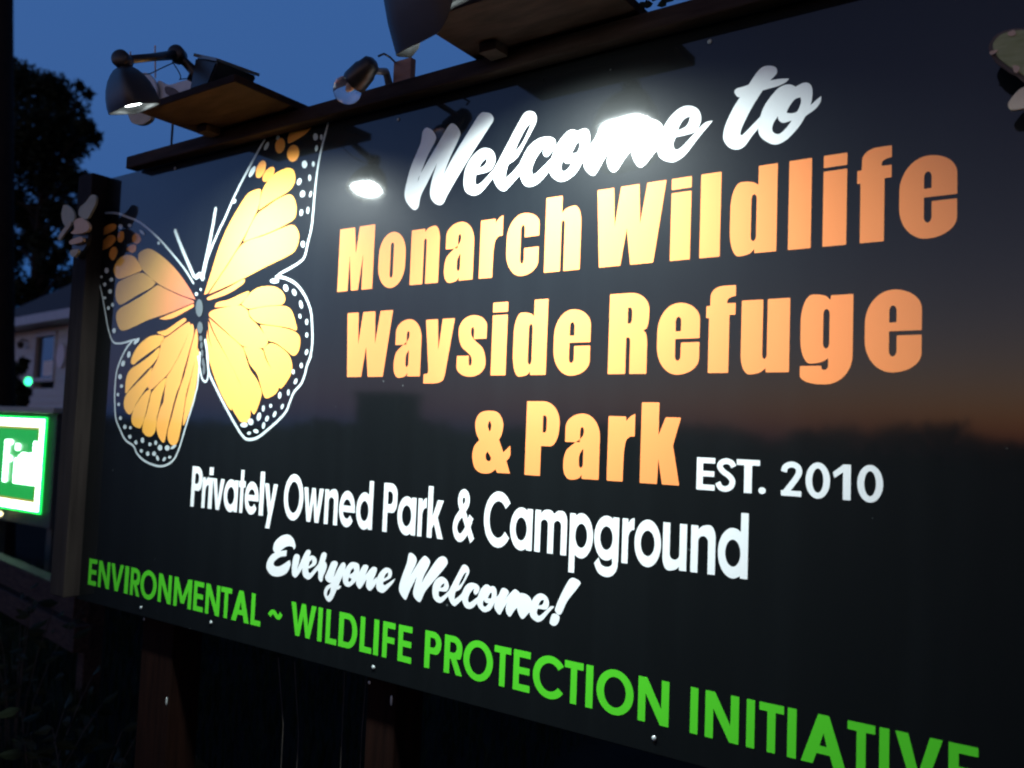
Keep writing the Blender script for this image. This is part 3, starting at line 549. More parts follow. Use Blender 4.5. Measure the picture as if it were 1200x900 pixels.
deep = cells([
 (U1, [(245,690),(270,620),(330,560),(400,545),(460,575),(505,640),(525,690),(500,715),(400,755),(300,787),(262,760)]),
 (U7, [(245,460),(270,380),(330,290),(420,215),(500,195),(575,212),(540,290),(430,370),(320,450),(270,492)]),
 (U7, [(190,700),(200,620),(240,540),(330,480),(450,390),(530,320),(520,400),(470,480),(380,570),(270,690),(195,780)]),
 (U7, [(175,860),(200,790),(290,690),(400,580),(455,520),(440,600),(420,700),(390,740),(330,830),(290,900),(250,980),(215,985),(180,930)]),
 (U8, [(250,350),(270,260),(320,170),(390,80),(445,60),(420,180),(395,290),(350,430),(310,440),(265,410)]),
 (U8, [(590,-60),(585,20),(560,110),(530,240),(508,330),(490,470),(450,525),(400,520),(362,470),(372,380),(402,290),(432,170),(460,75)]),
 (U7, [(510,165),(600,140),(720,60),(780,25),(800,50),(700,130),(600,200),(550,190)]),
 (U3, [(550,795,'c'),(565,700),(600,590),(680,490),(760,440),(820,428),(860,455),(872,520),(850,590),(800,640),(680,710),(560,790)]),
 (U5, [(200,300,'c'),(220,260),(320,235),(420,190),(495,160),(500,180),(420,275),(330,292)]),
])
for x, y, a, b, r in ((738,230,43,68,-8),(852,297,53,75,-8),(568,437,38,82,-20),(637,482,38,76,-35)):
    osp.poly(tr(U3, [(x+a*math.cos(t)*math.cos(math.radians(-r))-b*math.sin(t)*math.sin(math.radians(-r)), y+a*math.cos(t)*math.sin(math.radians(-r))+b*math.sin(t)*math.cos(math.radians(-r))) for t in (2*math.pi*k/20 for k in range(20))]))
pict = thing('butterfly_picture', None, None, (bcx, 0, bcz)); pict.parent = sign; pict.location = Vector((bcx, 0, bcz))-wl(sign)
M['cell'].name = 'printed wing cell'
for mm in ('cell', 'cell_deep', 'cell_tan'):
    for nd in M[mm].node_tree.nodes:
        if nd.type == 'VECT_MATH': nd.inputs[1].default_value = (0, 0, 0)
tag(yellow.build('wing_cells', 'cell', pict), 'yellow wing cells of the printed butterfly')
tag(osp.build('orange_spots', 'darkorange', pict), 'orange spots near the front wing tips of the printed butterfly')
tag(tan.build('wing_cells', 'cell_tan', pict), 'tan orange cells of the left front wing of the printed butterfly')
tag(deep.build('wing_cells', 'cell_deep', pict), 'deeper orange wing cells of the printed butterfly')
out = Decal(.0007)
def line(w, *segs, cap='round'):
    pts = []
    for zm, ps in segs: pts += tr(zm, ps)
    P = catmull(pts, False, 6); zm = segs[0][0]; wm = w/zm[2]
    W = []
    for p in P:
        dep = (Vector((p.x, 0, p.y))-CAM).dot(FWD); W.append(wm*dep/FPX*.92)
    out.ribbon(P, W, cap)
line(24, (U1, [(85,160),(110,140),(180,125),(280,130),(380,165),(480,205),(580,275),(700,385),(820,520),(950,680),(1045,830)]))
line(20, (U2, [(52,0),(62,40),(95,130),(130,270),(160,440),(185,580),(220,700),(248,740),(285,750),(340,745),(460,710)]))
line(46, (U1, [(862,305),(930,480),(1050,760)])); line(42, (U4, [(172,38),(130,280),(60,600)]))
line(28, (U3, [(602,178),(480,400),(350,650),(250,880)]), (U4, [(205,220),(110,450),(60,650)]))
line(26, (U3, [(1162,36),(1110,230),(1070,430),(1045,640),(1030,820)]), (U4, [(1015,200),(985,330),(960,440),(930,490),(850,545),(750,600),(705,635)]))
line(28, (U5, [(740,35),(820,45),(920,100),(1000,210),(1045,330),(1057,450),(1060,600),(1045,720),(1010,820)]), (U6, [(1050,50),(1015,130),(990,230),(960,300),(900,370),(865,450),(830,540),(760,620),(670,700),(580,770),(500,788),(450,760),(390,670),(290,490),(210,330),(150,190)]), (U5, [(135,700),(118,590)]))
line(22, (U6, [(55,60),(70,150),(90,250),(120,280),(140,250),(146,170),(132,40)]))
line(24, (U7, [(940,370),(935,500),(915,700)]), (U8, [(895,100),(870,200),(800,420),(740,620),(690,740),(630,800),(560,825),(480,815),(380,770),(310,700),(270,620),(190,560),(130,440),(95,340),(85,200)]), (U7, [(85,760),(100,580),(140,450),(200,330),(255,260)]))
line(60, (U1, [(1075,770),(1110,745),(1140,780)]))
tag(out.build('wing_outline', 'spot', pict), 'white outline and antennae of the printed butterfly')
sp = Decal(.0011)
def spots(zm, lst):
    for q in lst:
        x, y, a, b = q[0], q[1], q[2]*.88, q[3]*.9; r = math.radians(q[4]) if len(q) > 4 else 0
        sp.poly(tr(zm, [(x+a*math.cos(t)*math.cos(r)-b*math.sin(t)*math.sin(r), y+a*math.cos(t)*math.sin(r)+b*math.sin(t)*math.cos(r)) for t in (2*math.pi*k/12 for k in range(12))]))
spots(U1, [(315,262,25,28),(405,252,22,20),(530,320,40,16,45),(697,428,16,18),(90,588,18,25),(92,680,14,16),(175,703,24,32),(122,767,16,16),(222,795,22,22),(155,843,18,22)])
spots(U2, [(210,228,22,25),(155,292,18,16),(235,362,17,22),(193,395,17,22),(250,622,20,28)])
spots(U7, [(305,255,20,46,40),(228,390,20,38,12),(168,480,22,34,12),(138,612,22,30),(153,707,18,20),(117,792,16,20),(125,890,16,20)])
spots(U8, [(142,343,18,22),(187,430,20,25),(243,440,16,18),(237,530,20,22),(297,587,18,25),(363,565,20,30),(438,605,18,20),(497,590,16,25),(540,640,26,32),(612,643,28,30),(675,632,16,38,55),(353,672,18,20),(417,700,20,25),(480,700,22,25),(515,745,16,30,-15),(582,755,16,28,35),(638,735,18,16)])
spots(U3, [(720,160,18,25,20),(622,235,18,45,25),(1052,155,24,36),(1103,158,14,28),(1060,255,15,32,8),(955,395,28,38),(1032,392,15,28),(1000,513,15,32),(908,548,23,35,20),(938,655,25,34,12),(1008,657,13,32,12),(927,820,17,32,8),(985,800,14,35,4),(495,460,22,62,28),(338,720,16,25,30)])
spots(U4, [(940,347,21,32)])
spots(U5, [(728,70,45,23),(828,132,24,35,-15),(902,170,20,34,-20),(962,277,18,40,-12),(953,380,14,24,-8),(1012,430,16,30),(1013,545,15,25),(1010,695,16,30,12),(963,813,15,28),(893,870,14,24),(42,185,15,18),(80,145,10,14)])
spots(U6, [(965,137,16,28),(895,193,15,25),(915,277,17,30,20),(775,400,17,34,5),(850,375,13,32,5),(630,515,14,32,5),(695,492,15,20),(797,498,14,28,18),(592,587,21,42,12),(730,565,16,32,20),(663,605,18,30,20),(633,665,15,34,10),(520,633,28,33),(460,660,38,24),(505,732,20,16,-20),(565,715,28,20,15)])
tag(sp.build('white_spots', 'spot', pict), 'small white spots along the printed wing edges')
sp = Decal(.0015)
spots(U5, [(68,308,36,88),(75,480,28,58),(82,575,18,28),(88,635,13,34),(94,705,13,38),(101,780,13,40),(107,860,13,42)]); spots(U6, [(112,150,12,70,-4)])
tag(sp.build('body', 'grey', pict), 'grey segmented body of the printed butterfly')
# screws
def screw(px, py, r=.0042, y=0):
    p = at(px, py, y); m = MB(); fr = Matrix.Rotation(math.pi/2, 4, 'X')
    m.ball((p.x, y-.001, p.z), r, .0022, r, 12); return m
for px, py in ((165.5,712),(247.5,729.5),(437.8,782),(766.7,865),(832,49),(467,140),(205.5,197.5),(90,688)):
    screw(px, py).build('screw', 'screwm', sign, True)

# ---------------------------------------------------------------- posts
def ux(u, y): return u
p = at(106, 207, -.046); pl = at(92, 205, -.046)
X_r = -1.822*S; X_l = X_r-.078
post = thing('sign_post', 'weathered grey post at the left edge of the sign, bee ornament on it', 'post', (X_l, 0, 0))
m = MB(); m.box(X_l, X_r, -.046, .10, at(70, 700, -.046).z, at(97, 205, -.046).z, .004); m.build('post_timber', 'post', post)
def leg(pxl, pxr, py, y, pys, label):
    a, b = at(pxl, py, y), at(pxr, py, y); o = thing('support_leg', label, 'post', ((a.x+b.x)/2, y, 0), 'legs below the sign')
    m = MB(); m.box(a.x, b.x, y, y+.09, -.3, BZ1-.15, .004); m.build('leg_timber', 'redpost', o)
    z = at((pxl+pxr)/2+4, 818, y).z; m = MB(); m.ball((b.x-.012, y-.0005, z), .003, .002, .011, 8); m.build('paint_fleck', 'screwm', o)
    zq = at((pxl+pxr)/2, pys, y).z; m = MB(); m.ball((a.x+.006, y-.001, zq), .0035, .002, .0035, 10); m.build('screw', 'screwm', o)
leg(163, 200, 800, .03, 729, 'red brown timber leg below the left part of the sign, with a pale fleck')
leg(428, 462, 860, .03, 803, 'red brown timber leg below the middle of the sign')
o = thing('sign_post', 'brown timber post at the right end of the sign, behind the green butterfly', 'post', (BX1, 0, 0))
m = MB(); m.box(BX1+.004, BX1+.082, -.046, .10, -.3, BZ1+.03, .004); m.build('post_timber', 'redpost', o)

# ---------------------------------------------------------------- cap rail, shelves
zc0 = EYE+.530*S; zc1 = EYE+.556*S; yc = -.0303*S
rail = thing('cap_rail', 'long brown timber rail along the top edge of the sign', 'rail', (-1.2, yc, zc0))
m = MB(); m.box(-1.699*S, .08, yc, -.0065, zc0, zc1, .004); m.build('rail_timber', 'timber', rail)
m = MB(); m.box(-1.60*S, .06, .020, .05, zc0-.10, zc1, .003); m.build('backing_batten', 'timber', rail)
zs0 = zc1+.004; zs1 = zs0+.018
def shelf(u0, u1, label, bl):
    o = thing('lamp_shelf', label, 'shelf', ((u0+u1)/2*S, -.1, zs0), 'plywood shelves carrying the lamps')
    m = MB(); m.box(u0*S, u1*S, -.158*S, .03, zs0, zs1, .002); m.build('shelf_board', 'ply', o)
    m = MB(); m.box(u0*S+.05, u0*S+.09, yc-.045, yc-.004, zc1-.016, zs0-.001, .002); m.build('cleat', 'timber', o)
shelf(-1.442, -1.169, 'brown plywood shelf under the left lamp, jutting out over the butterfly', 0)
shelf(-.776, -.504, 'brown plywood shelf under the nearer lamp, above the word Welcome', 0)
# wood block and bulb lamp on the rail
a, b = at(461, 80, yc+.012), at(481, 80, yc+.012)
o = thing('wood_block', 'small reddish wood block on the rail beside the near shelf', 'block', ((a.x+b.x)/2, yc, zc1))
m = MB(); m.box(a.x, b.x, yc+.012, -.012, zc1+.001, at(470, 70, yc+.012).z, .002); m.build('block_timber', 'block', o)

# ---------------------------------------------------------------- lamps
def frame_from(n, xh):
    n = Vector(n).normalized(); x = (Vector(xh)-n*Vector(xh).dot(n)).normalized(); y = n.cross(x)
    return Matrix((x, y, n)).transposed()
def super_ring(a, b, h, n=36, e=4.5):
    out = []
    for k in range(n):
        t = 2*math.pi*k/n; c, s_ = math.cos(t), math.sin(t)
        out.append(Vector((a*math.copysign(abs(c)**(2/e), c), b*math.copysign(abs(s_)**(2/e), s_), h)))
    return out
def sst(x, a, b): t = max(0, min(1, (x-a)/(b-a))); return t*t*(3-2*t)
def lamp(dx, center, n, label, lip=0, lipdir=(-.6, -.8, 0), k_=1.0, spread=136):
    c = Vector(center); fr = frame_from(n, (1, 0, 0))
    bx = at(250, 88, -.175); bx.x += dx
    o = thing('solar_spotlight', label, 'lamp', (bx.x, bx.y, zs1), 'solar spotlights on top of the sign')
    # head : a bell shaped hood lofted from the oblong opening up to its neck
    prof = [(0, 1.0), (-.012, 1.01), (-.030, .96), (-.048, .86), (-.064, .71), (-.076, .54), (-.084, .38), (-.088, .22)]
    A, B = .053*k_, .040*k_; prof_k = k_
    vs = []; fs = []
    rings = [super_ring(A*s_, B*s_, h) for h, s_ in prof] + [super_ring(A*s_-.0025, B*s_-.0025, h+.002) for h, s_ in reversed(prof[:5])]
    N = len(rings[0])
    rings = [[Vector((v.x, v.y, v.z*k_)) for v in r] for r in rings]
    outer = list(reversed(rings[:8])); inner = [rings[0]] + [[Vector((v.x*.955, v.y*.94, v.z)) for v in super_ring(A*s_, B*s_, h*k_)] for h, s_ in ((.0, 1.0), (-.010, 1.0), (-.022, .98))]
    ld = (fr.transposed() @ Vector(lipdir)); ld = Vector((ld.x, ld.y)).normalized()
    def lipped(v): return v + Vector((0, 0, 1))*lip*sst((v.x*ld.x/A+v.y*ld.y/B), -.35, .55)*max(0, min(1, (v.z+.030)/.030))
    def shell(name, seq, mm, cap, par):
        vs = [c + fr @ lipped(v) for r in seq for v in r]; fs = [(i*N+k, i*N+(k+1) % N, (i+1)*N+(k+1) % N, (i+1)*N+k) for i in range(len(seq)-1) for k in range(N)]
        if cap: fs.append(tuple(range(N))[::-1])
        return mesh(name, vs, fs, mm, par, True)
    hd = shell('lamp_head', outer, 'black', True, o)
    shell('reflector', inner, 'reflector', False, hd)
    r = super_ring((A/k_-.003)*.97, (B/k_-.002)*.97, -.016, 36, 4.5); mesh('light_panel', [c + fr @ v for v in r], [tuple(range(len(r)))], 'led', hd)
    ld_ = bpy.data.lights.new('lamp_light', 'AREA'); ld_.shape = 'ELLIPSE'; ld_.size = (A-.010)*2; ld_.size_y = (B-.009)*2; ld_.color = (.87, 1.0, .99)
    ld_.energy = LED*math.pi*.0944*.070; ld_.spread = math.radians(spread)
    lo = bpy.data.objects.new('lamp_light', ld_); COL.objects.link(lo); lo.parent = o
    f3 = frame_from(-Vector(n), (1, 0, 0)).to_4x4(); f3.translation = c + fr @ Vector((0, 0, -.013)) - o.location; lo.matrix_local = f3
    neck = c + fr @ Vector((0, 0, -.090*k_))
    # arm : two jointed lengths from the box to the head
    el = at(208, 64, -.225); el.x += dx; el.z += 0
    root = at(228, 84, -.19); root.x += dx
    kn = neck + Vector((0, 0, .012))
    m = MB(); m.tube([kn, kn.lerp(el, .5), el], [.009, .0085, .011], 12); m.build('arm', 'black', o, True)
    m = MB(); m.tube([el, el.lerp(root, .5), root, root-Vector((0, 0, .02))], [.012, .010, .013, .016], 12); m.build('arm', 'black', o, True)
    for q, rr in ((kn, .019), (el, .019)):
        m = MB(); f2 = frame_from((.55, -.8, 0), (0, 0, 1)); ring = []
        m.tube([q+f2 @ Vector((0, 0, -.016)), q+f2 @ Vector((0, 0, -.012)), q+f2 @ Vector((0, 0, .012)), q+f2 @ Vector((0, 0, .016))], [rr*.8, rr, rr, rr*.8], 20); m.build('joint_knob', 'black', o, True)
    # battery box with tilted solar panel
    x0, x1 = bx.x-.046, bx.x+.026; z0 = zs1+.001
    y0, y1 = bx.y-.03, bx.y+.075
    V = [(x0,y0,z0),(x1,y0,z0),(x1,y1,z0),(x0,y1,z0),(x0+.010,y0+.004,z0+.078),(x1+.022,y0+.004,z0+.048),(x1+.022,y1+.01,z0+.056),(x0+.010,y1+.01,z0+.086)]
    bm = bmesh.new(); bv = [bm.verts.new(v) for v in V]
    for f in ((3,2,1,0),(4,5,6,7),(0,1,5,4),(1,2,6,5),(2,3,7,6),(3,0,4,7)): bm.faces.new([bv[i] for i in f])
    bmesh.ops.bevel(bm, geom=list(bm.edges), offset=.004, segments=2, affect='EDGES'); bm.verts.index_update()
    mesh('battery_box', [v.co.copy() for v in bm.verts], [[v.index for v in f.verts] for f in bm.faces], 'black', o); bm.free()
    m = MB(); P4 = [Vector(V[i]) for i in (4,5,6,7)]; up = Vector((.30, -.06, 1)).normalized(); cen = sum(P4, Vector())/4
    T = [cen+(q-cen)*1.06+up*.001 for q in P4]; B_ = [q+up*.007 for q in T]
    m.add(T+B_, [(3,2,1,0),(4,5,6,7),(0,1,5,4),(1,2,6,5),(2,3,7,6),(3,0,4,7)]); m.build('solar_panel', 'panel', o)
    # loose cable under the arm
    def cable(p, q, sag, tw): 
        pts = []
        for k in range(17):
            t = k/16; v = Vector(p).lerp(Vector(q), t); v.z -= sag*math.sin(math.pi*t); v.y += tw*math.sin(2*math.pi*t); pts.append(v)
        return pts
    m = MB(); m.tube(cable(kn+Vector((.006,0,-.014)), el+Vector((-.005,0,-.016)), .022, .006), .0013, 6)
    m.tube(cable(el+Vector((-.02,0,-.012)), root+Vector((-.02,0,-.012)), .022, .01), .0013, 6); m.build('cable', 'black', o, True)
    return o
L1c = Vector((-1.282*S, -.26*S, EYE+.500*S)); L2c = Vector((-.664*S, -.25*S, EYE+.512*S))
lamp(0, L1c, (.05, .35, -.935), 'black gooseneck solar spotlight lit at the far left end, seen edge-on')
lamp(.656*S, L2c, (.10, .33, -.94), 'nearer black solar spotlight with a deep hood, lit above the word Welcome', .060, (-.62, -.78, 0), 1.36, 132)

# bulb lamp on a bracket
yb = -.115*S
c0, c1 = at(432, 78, yb), at(412, 100, yb)
o = thing('garden_spotlight', 'unlit clear glass bulb in a black socket on the rail between the two spotlights', 'lamp', (at(452, 90, yc).x, yc, zc1))
ax_ = (c1-c0).normalized(); q = lambda t: c0+ax_*t
m = MB(); m.tube([q(-.016), q(-.010), q(.006), q(.012), q(.040), q(.046)], [.010, .018, .021, .024, .026, .026], 20); m.build('socket', 'black', o, True)
gl = bpy.data.materials.new('clear bulb glass'); gl.use_nodes = True; b_ = gl.node_tree.nodes['Principled BSDF']
b_.inputs['Transmission Weight'].default_value = .92; b_.inputs['Roughness'].default_value = .06; b_.inputs['IOR'].default_value = 1.25; b_.inputs['Base Color'].default_value = (.92, .9, .9, 1)
m = MB(); m.tube([q(.044), q(.052), q(.062), q(.074), q(.086), q(.094), q(.098)], [.018, .024, .0285, .029, .023, .013, .003], 20); m.build('bulb', gl, o, True)
m = MB(); m.tube([q(.045), q(.060), q(.070)], [.009, .008, .003], 10); m.build('bulb_core', 'tanwood', o, True)
br = at(452, 84, yc+.01)
m = MB(); m.tube([q(.01)+Vector((.012,0,-.004)), br, Vector((br.x+.004, yc+.02, zc1+.004))], [.006, .008, .009], 10); m.build('bracket', 'galv', o, True)
e0 = at(455, 84, yc+.02)
m = MB(); m.tube([at(443,66,yb+.01), at(450,63,yb+.015), at(457,67,yb+.03), at(463,73,yc+.02)], .0022, 8); m.build('cable', 'black', o, True)
# twig with a few leaves on the rail
tp = at(752, 8, -.03)
o = thing('vine_sprig', 'dark leafy sprig standing on the rail right of the near shelf', 'plant', (tp.x, -.03, zc1))
def leafmesh(m, base, tip, w, curl=.15):
    base, tip = Vector(base), Vector(tip); ax_ = tip-base; side = ax_.cross(Vector((.3, -.9, .3))).normalized()*w; nrm = ax_.cross(side).normalized()*ax_.length*curl
    m.add([base, base+ax_*.35+side+nrm*.3, base+ax_*.7+side*.7+nrm*.3, tip-nrm*.6, base+ax_*.7-side*.7+nrm*.3, base+ax_*.35-side+nrm*.3, base+ax_*.35, base+ax_*.7], [(0,6,1),(1,6,7,2),(2,7,3),(3,7,4),(4,7,6,5),(5,6,0)])
m = MB(); m.tube([Vector((tp.x, -.03, zc1)), Vector((tp.x+.01, -.03, zc1+.03)), Vector((tp.x-.005, -.03, zc1+.08))], .0015, 6); m.build('stem', 'bark', o)
m = MB()
for a, b in (((758,2),(742,12)),((760,0),(758,11)),((782,0),(770,8)),((775,-8),(790,3)),((762,-20),(752,-8)),((770,-12),(765,3))):
    leafmesh(m, at(*a, -.03), at(*b, -.035), .009)
m.build('leaves', 'leaf', o)

# ---------------------------------------------------------------- ornaments
def cutout(name, m, parent, y, th, pts2d):
    """a sawn plywood shape: outline in x,z with a real thickness"""
    P = [Vector((p[0], p[1], 0)) for p in pts2d]; tris = tessellate_polygon([P]); n = len(P); vs = [Vector((p.x, y, p.y)) for p in P]+[Vector((p.x, y+th, p.y)) for p in P]; fs = []
    for t in tris:
        a, b, c = (P[i] for i in t); up = (b.x-a.x)*(c.y-a.y)-(b.y-a.y)*(c.x-a.x) > 0
        fs.append(tuple(t) if up else tuple(t[::-1])); fs.append(tuple(i+n for i in (t[::-1] if up else t)))
    for i in range(n): fs.append((i, (i+1) % n, (i+1) % n+n, i+n))
    return mesh(name, vs, fs, m, parent)
def trY(zm, pts, y): 
    out = []
    for p in pts:
        w = at(zm[0]+p[0]/zm[2], zm[1]+p[1]/zm[2], y); out.append((w.x, w.z, 'c') if len(p) > 2 else (w.x, w.z))
    return catmull(out, True, 5)
Eb = (55, 195, 7.5); y0 = -.062
pc = at(95, 265, y0)
bee = thing('bee_ornament', 'wooden bee cut-out with pale wings and striped body fixed to the grey post', 'ornament', pc)
cutout('wing', 'beewing', bee, y0-.002, .006, trY(Eb, [(150,345),(190,345),(238,400),(245,470),(185,540),(145,490),(133,420)], y0))
cutout('wing', 'beewing', bee, y0-.003, .006, trY(Eb, [(400,253),(437,265),(435,330),(400,400),(360,462),(300,445),(285,410),(300,360),(350,315)], y0))
cutout('wing', 'palewood', bee, y0-.012, .006, trY(Eb, [(235,490),(245,520),(180,610),(150,655),(133,640),(160,585)], y0))
cutout('head', 'tanwood', bee, y0-.012, .008, trY(Eb, [(275,490),(330,460),(380,490),(406,535),(390,575),(320,600),(245,596),(275,560)], y0))
cutout('stripe', 'tanwood', bee, y0-.010, .008, trY(Eb, [(228,660),(320,623),(345,640),(338,668),(240,692)], y0))
cutout('stripe', 'palewood', bee, y0-.010, .008, trY(Eb, [(237,745),(302,735),(297,765),(265,803),(236,785)], y0))
cutout('body', 'black', bee, y0+.002, .010, trY(Eb, [(250,560),(345,560),(350,660),(310,740),(265,808),(225,760),(215,660)], y0))
# green butterfly at the right end
Ew = (1130, 20, 7.5); y1 = -.055
pc = at(1250, 95, y1)
bf = thing('butterfly_ornament', 'painted wooden butterfly, green veined wing over beige lower wing, right end of sign', 'ornament', pc)
cutout('wing', 'rim', bf, y1, .006, trY(Ew, [(214,270),(232,215),(268,168),(330,130),(400,108),(480,98),(600,100),(760,150),(880,330),(880,560),(760,620),(600,600),(525,566),(460,510),(400,482),(330,432),(275,388),(235,330)], y1))
cutout('wing_panel', 'greenwing', bf, y1-.004, .004, trY(Ew, [(255,280),(262,230),(300,185),(345,155),(400,138),(480,125),(600,130),(740,180),(845,340),(845,530),(750,580),(600,560),(535,525),(470,480),(415,450),(345,400),(290,345)], y1))
cutout('lower_wing', 'beige', bf, y1+.008, .006, trY(Ew, [(600,560),(525,592),(470,625),(412,690),(380,745),(395,785),(440,797),(505,785),(600,770),(740,760),(800,650),(760,560)], y1))
for pts in ([(228,318),(290,300),(285,325),(240,345)], [(385,150),(440,128),(455,165),(420,180),(390,172)], [(430,440),(490,450),(470,500),(440,490)]):
    cutout('painted_patch', 'tanwood', bf, y1-.0055, .002, trY(Ew, pts, y1))
cutout('body', 'rim', bf, y1-.014, .014, trY(Ew, [(850,250),(890,230),(925,280),(930,500),(900,760),(870,760),(840,500)], y1))
# pale winged ornament behind the far lamp
Eo = (120, 40, 8.18); y2 = -.05
pc = at(190, 165, y2)
orn = thing('winged_ornament', 'pale grey winged ornament with two upright feelers behind the far left lamp', 'ornament', pc)
cutout('wing', 'palegrey', orn, y2, .006, trY(Eo, [(350,390),(420,370),(470,410),(500,450),(520,540),(500,640),(420,620),(370,500)], y2))
cutout('wing', 'palegrey', orn, y2+.012, .006, trY(Eo, [(500,430),(600,470),(740,430),(860,420),(900,560),(880,640),(740,610),(620,590),(560,640),(490,640),(480,520)], y2))
cutout('body', 'palewood', orn, y2-.012, .012, trY(Eo, [(285,750),(370,730),(480,760),(500,820),(440,870),(370,878),(310,850)], y2))
cutout('eye_patch', 'rim', orn, y2+.006, .005, trY(Eo, [(580,500),(640,500),(700,550),(720,610),(660,600),(590,560)], y2))
m = MB(); m.tube([at(120+270/8.18, 40+300/8.18, y2), at(120+268/8.18, 40+170/8.18, y2)], .0022, 6); m.build('feeler', 'tanwood', orn)
m = MB(); m.tube([at(120+508/8.18, 40+420/8.18, y2), at(120+505/8.18, 40+110/8.18, y2)], .0020, 6); m.build('feeler', 'tanwood', orn)
pz = at(205, 105, y2+.02)
m = MB(); m.tube([pz, Vector((pz.x, y2+.02, zc1+.001))], .003, 8); m.build('stem', 'wire', orn)

# ---------------------------------------------------------------- ground
N = 40; vs = []; fs = []
for i in range(N+1):
    for j in range(N+1):
        x = ((i/N)*2-1); y = ((j/N)*2-1); x = math.copysign(abs(x)**2.6, x)*420; y = math.copysign(abs(y)**2.6, y)*420
        vs.append((x, y, -.02+.03*math.sin(x*.7+1)*math.cos(y*.6) if abs(x)+abs(y) < 40 else -.02))
for i in range(N):
    for j in range(N): a = i*(N+1)+j; fs.append((a, a+N+1, a+N+2, a+1))
tag(mesh('ground', vs, fs, 'ground', None, True), kind='structure')
def blades(name, pts, h, w, m, label=None, cat=None, kind=None):
    vs = []; fs = []
    for (x, y) in pts:
        a = random.uniform(0, 6.28); hh = h*random.uniform(.5, 1.3); ln = random.uniform(.1, .6)*hh; dx, dy = math.cos(a), math.sin(a); n = len(vs); b = w*random.uniform(.6, 1.2)
        px, py = -dy*b, dx*b
        vs += [(x-px, y-py, -.03), (x+px, y+py, -.03), (x+px*.8+dx*ln*.4, y+py*.8+dy*ln*.4, hh*.6), (x-px*.8+dx*ln*.4, y-py*.8+dy*ln*.4, hh*.6), (x+dx*ln, y+dy*ln, hh)]
        fs += [(n, n+1, n+2, n+3), (n+3, n+2, n+4)]
    o = mesh(name, vs, fs, m); return o
gp = [(random.uniform(-9, -2.2), random.uniform(-.3, 4.0)) for _ in range(14000)]
tag(blades('grass', gp, .12, .004, 'grass'), 'short grass growing beside and below the sign', 'grass', kind='stuff')

# ---------------------------------------------------------------- weeds under the sign
def weed(px, py, y, n, h, label, spread=.12):
    b = at(px, py, y); o = thing('leafy_weed', label, 'plant', (b.x, y, 0), 'weeds under the sign')
    ms = MB(); ml = MB()
    for k in range(n):
        a = random.uniform(0, 6.28); hh = h*random.uniform(.6, 1.05); tx, ty = math.cos(a)*spread*random.random(), math.sin(a)*spread*random.random()
        pts = [Vector((b.x+tx*t*t+tx*.2, y+ty*t*t+ty*.2, -.03+hh*t)) for t in (0, .3, .6, .85, 1)]
        ms.tube(pts, [.004, .0035, .003, .002, .0012], 5)
        for q in range(9):
            t = .25+.75*q/8; p_ = pts[0].lerp(pts[-1], t); an = q*2.4+a; L = random.uniform(.05, .10)
            leafmesh(ml, p_, p_+Vector((math.cos(an)*L, math.sin(an)*L, random.uniform(-.03, .05))), L*.22)
    ms.build('stems', 'wire', o); ml.build('leaves', 'weed', o)
weed(45, 850, .30, 10, .62, 'leafy weed at the lower left corner, catching green light', .25)
weed(95, 860, .22, 8, .55, 'dim leafy weed right of the green lit one', .22)
weed(20, 820, .75, 9, .75, 'tall leafy weed in front of the low timbers', .28)
weed(270, 840, .35, 8, .55, 'dim leafy weed between the two red brown legs, nearer the left leg', .22)
weed(350, 860, .30, 8, .50, 'dim leafy weed between the two red brown legs, midway', .22)
weed(560, 880, .35, 7, .5, 'dim leafy weed right of the middle leg', .22)
for i, (x0_, y0_, x1_, y1_) in enumerate(((326,770,332,850),(404,788,400,880),(429,795,424,860),(345,775,350,860))):
    y = .05+.01*i; a = at(x0_, y0_, y); b = at(x1_, y1_, y)
    lab = ['leftmost of the thin dry stems under the sign', 'palest thin dry stem under the sign left of the middle leg', 'thin dry stem under the sign just left of the middle leg', 'faint thin dry stem under the sign second from the left'][i]
    o = tag(MB().tube([Vector((b.x, y, -.02)), b, a], .0011, 6).build('dry_stem', 'wire'), lab, 'plant', 'thin dry stems hanging below the sign')

# ---------------------------------------------------------------- low timbers behind the post (they run back to the left)
dirv = Vector((-math.cos(math.radians(9.3)), math.sin(math.radians(9.3)), 0)); nv = Vector((dirv.y, -dirv.x, 0))
if nv.y > 0: nv = -nv
P0 = Vector((-4.5, 1.15, 0))
def sleeper(pts, label):
    q = [hit(x, y, P0, nv) for x, y in pts]; zb_, zt_ = q[2].z, q[0].z
    zb_ = mean([q[2].z, q[3].z]); zt_ = mean([q[0].z, q[1].z])
    right = q[1]+dirv*-.02; left = right+dirv*4.2
    fr = Matrix((dirv, -nv, Vector((0, 0, 1)))).transposed().to_4x4(); fr.translation = Vector((right.x, right.y, 0))
    o = thing('timber_rail', label, 'rail', (right.x, right.y, zb_), 'low timber rails behind the post')
    m = MB(); m.box(0, 4.2, 0, .09, zb_, zt_, .006, fr); m.build('rail_timber', 'timber', o)
    return right, zb_, fr
r1, zz1, f1_ = sleeper([(0,655),(86,694),(0,684),(86,726)], 'upper of two low weathered timber rails behind the left post')
r2, zz2, f2_ = sleeper([(0,692),(86,732),(0,722),(86,760)], 'lower of two low weathered timber rails behind the left post')
o = thing('rail_post', 'short timber post holding the low rails near the sign', 'post', (r1.x, r1.y, 0))
m = MB(); m.box(.06, .16, .092, .19, -.3, zz1+.2, .005, f1_); m.build('post_timber', 'timber', o)

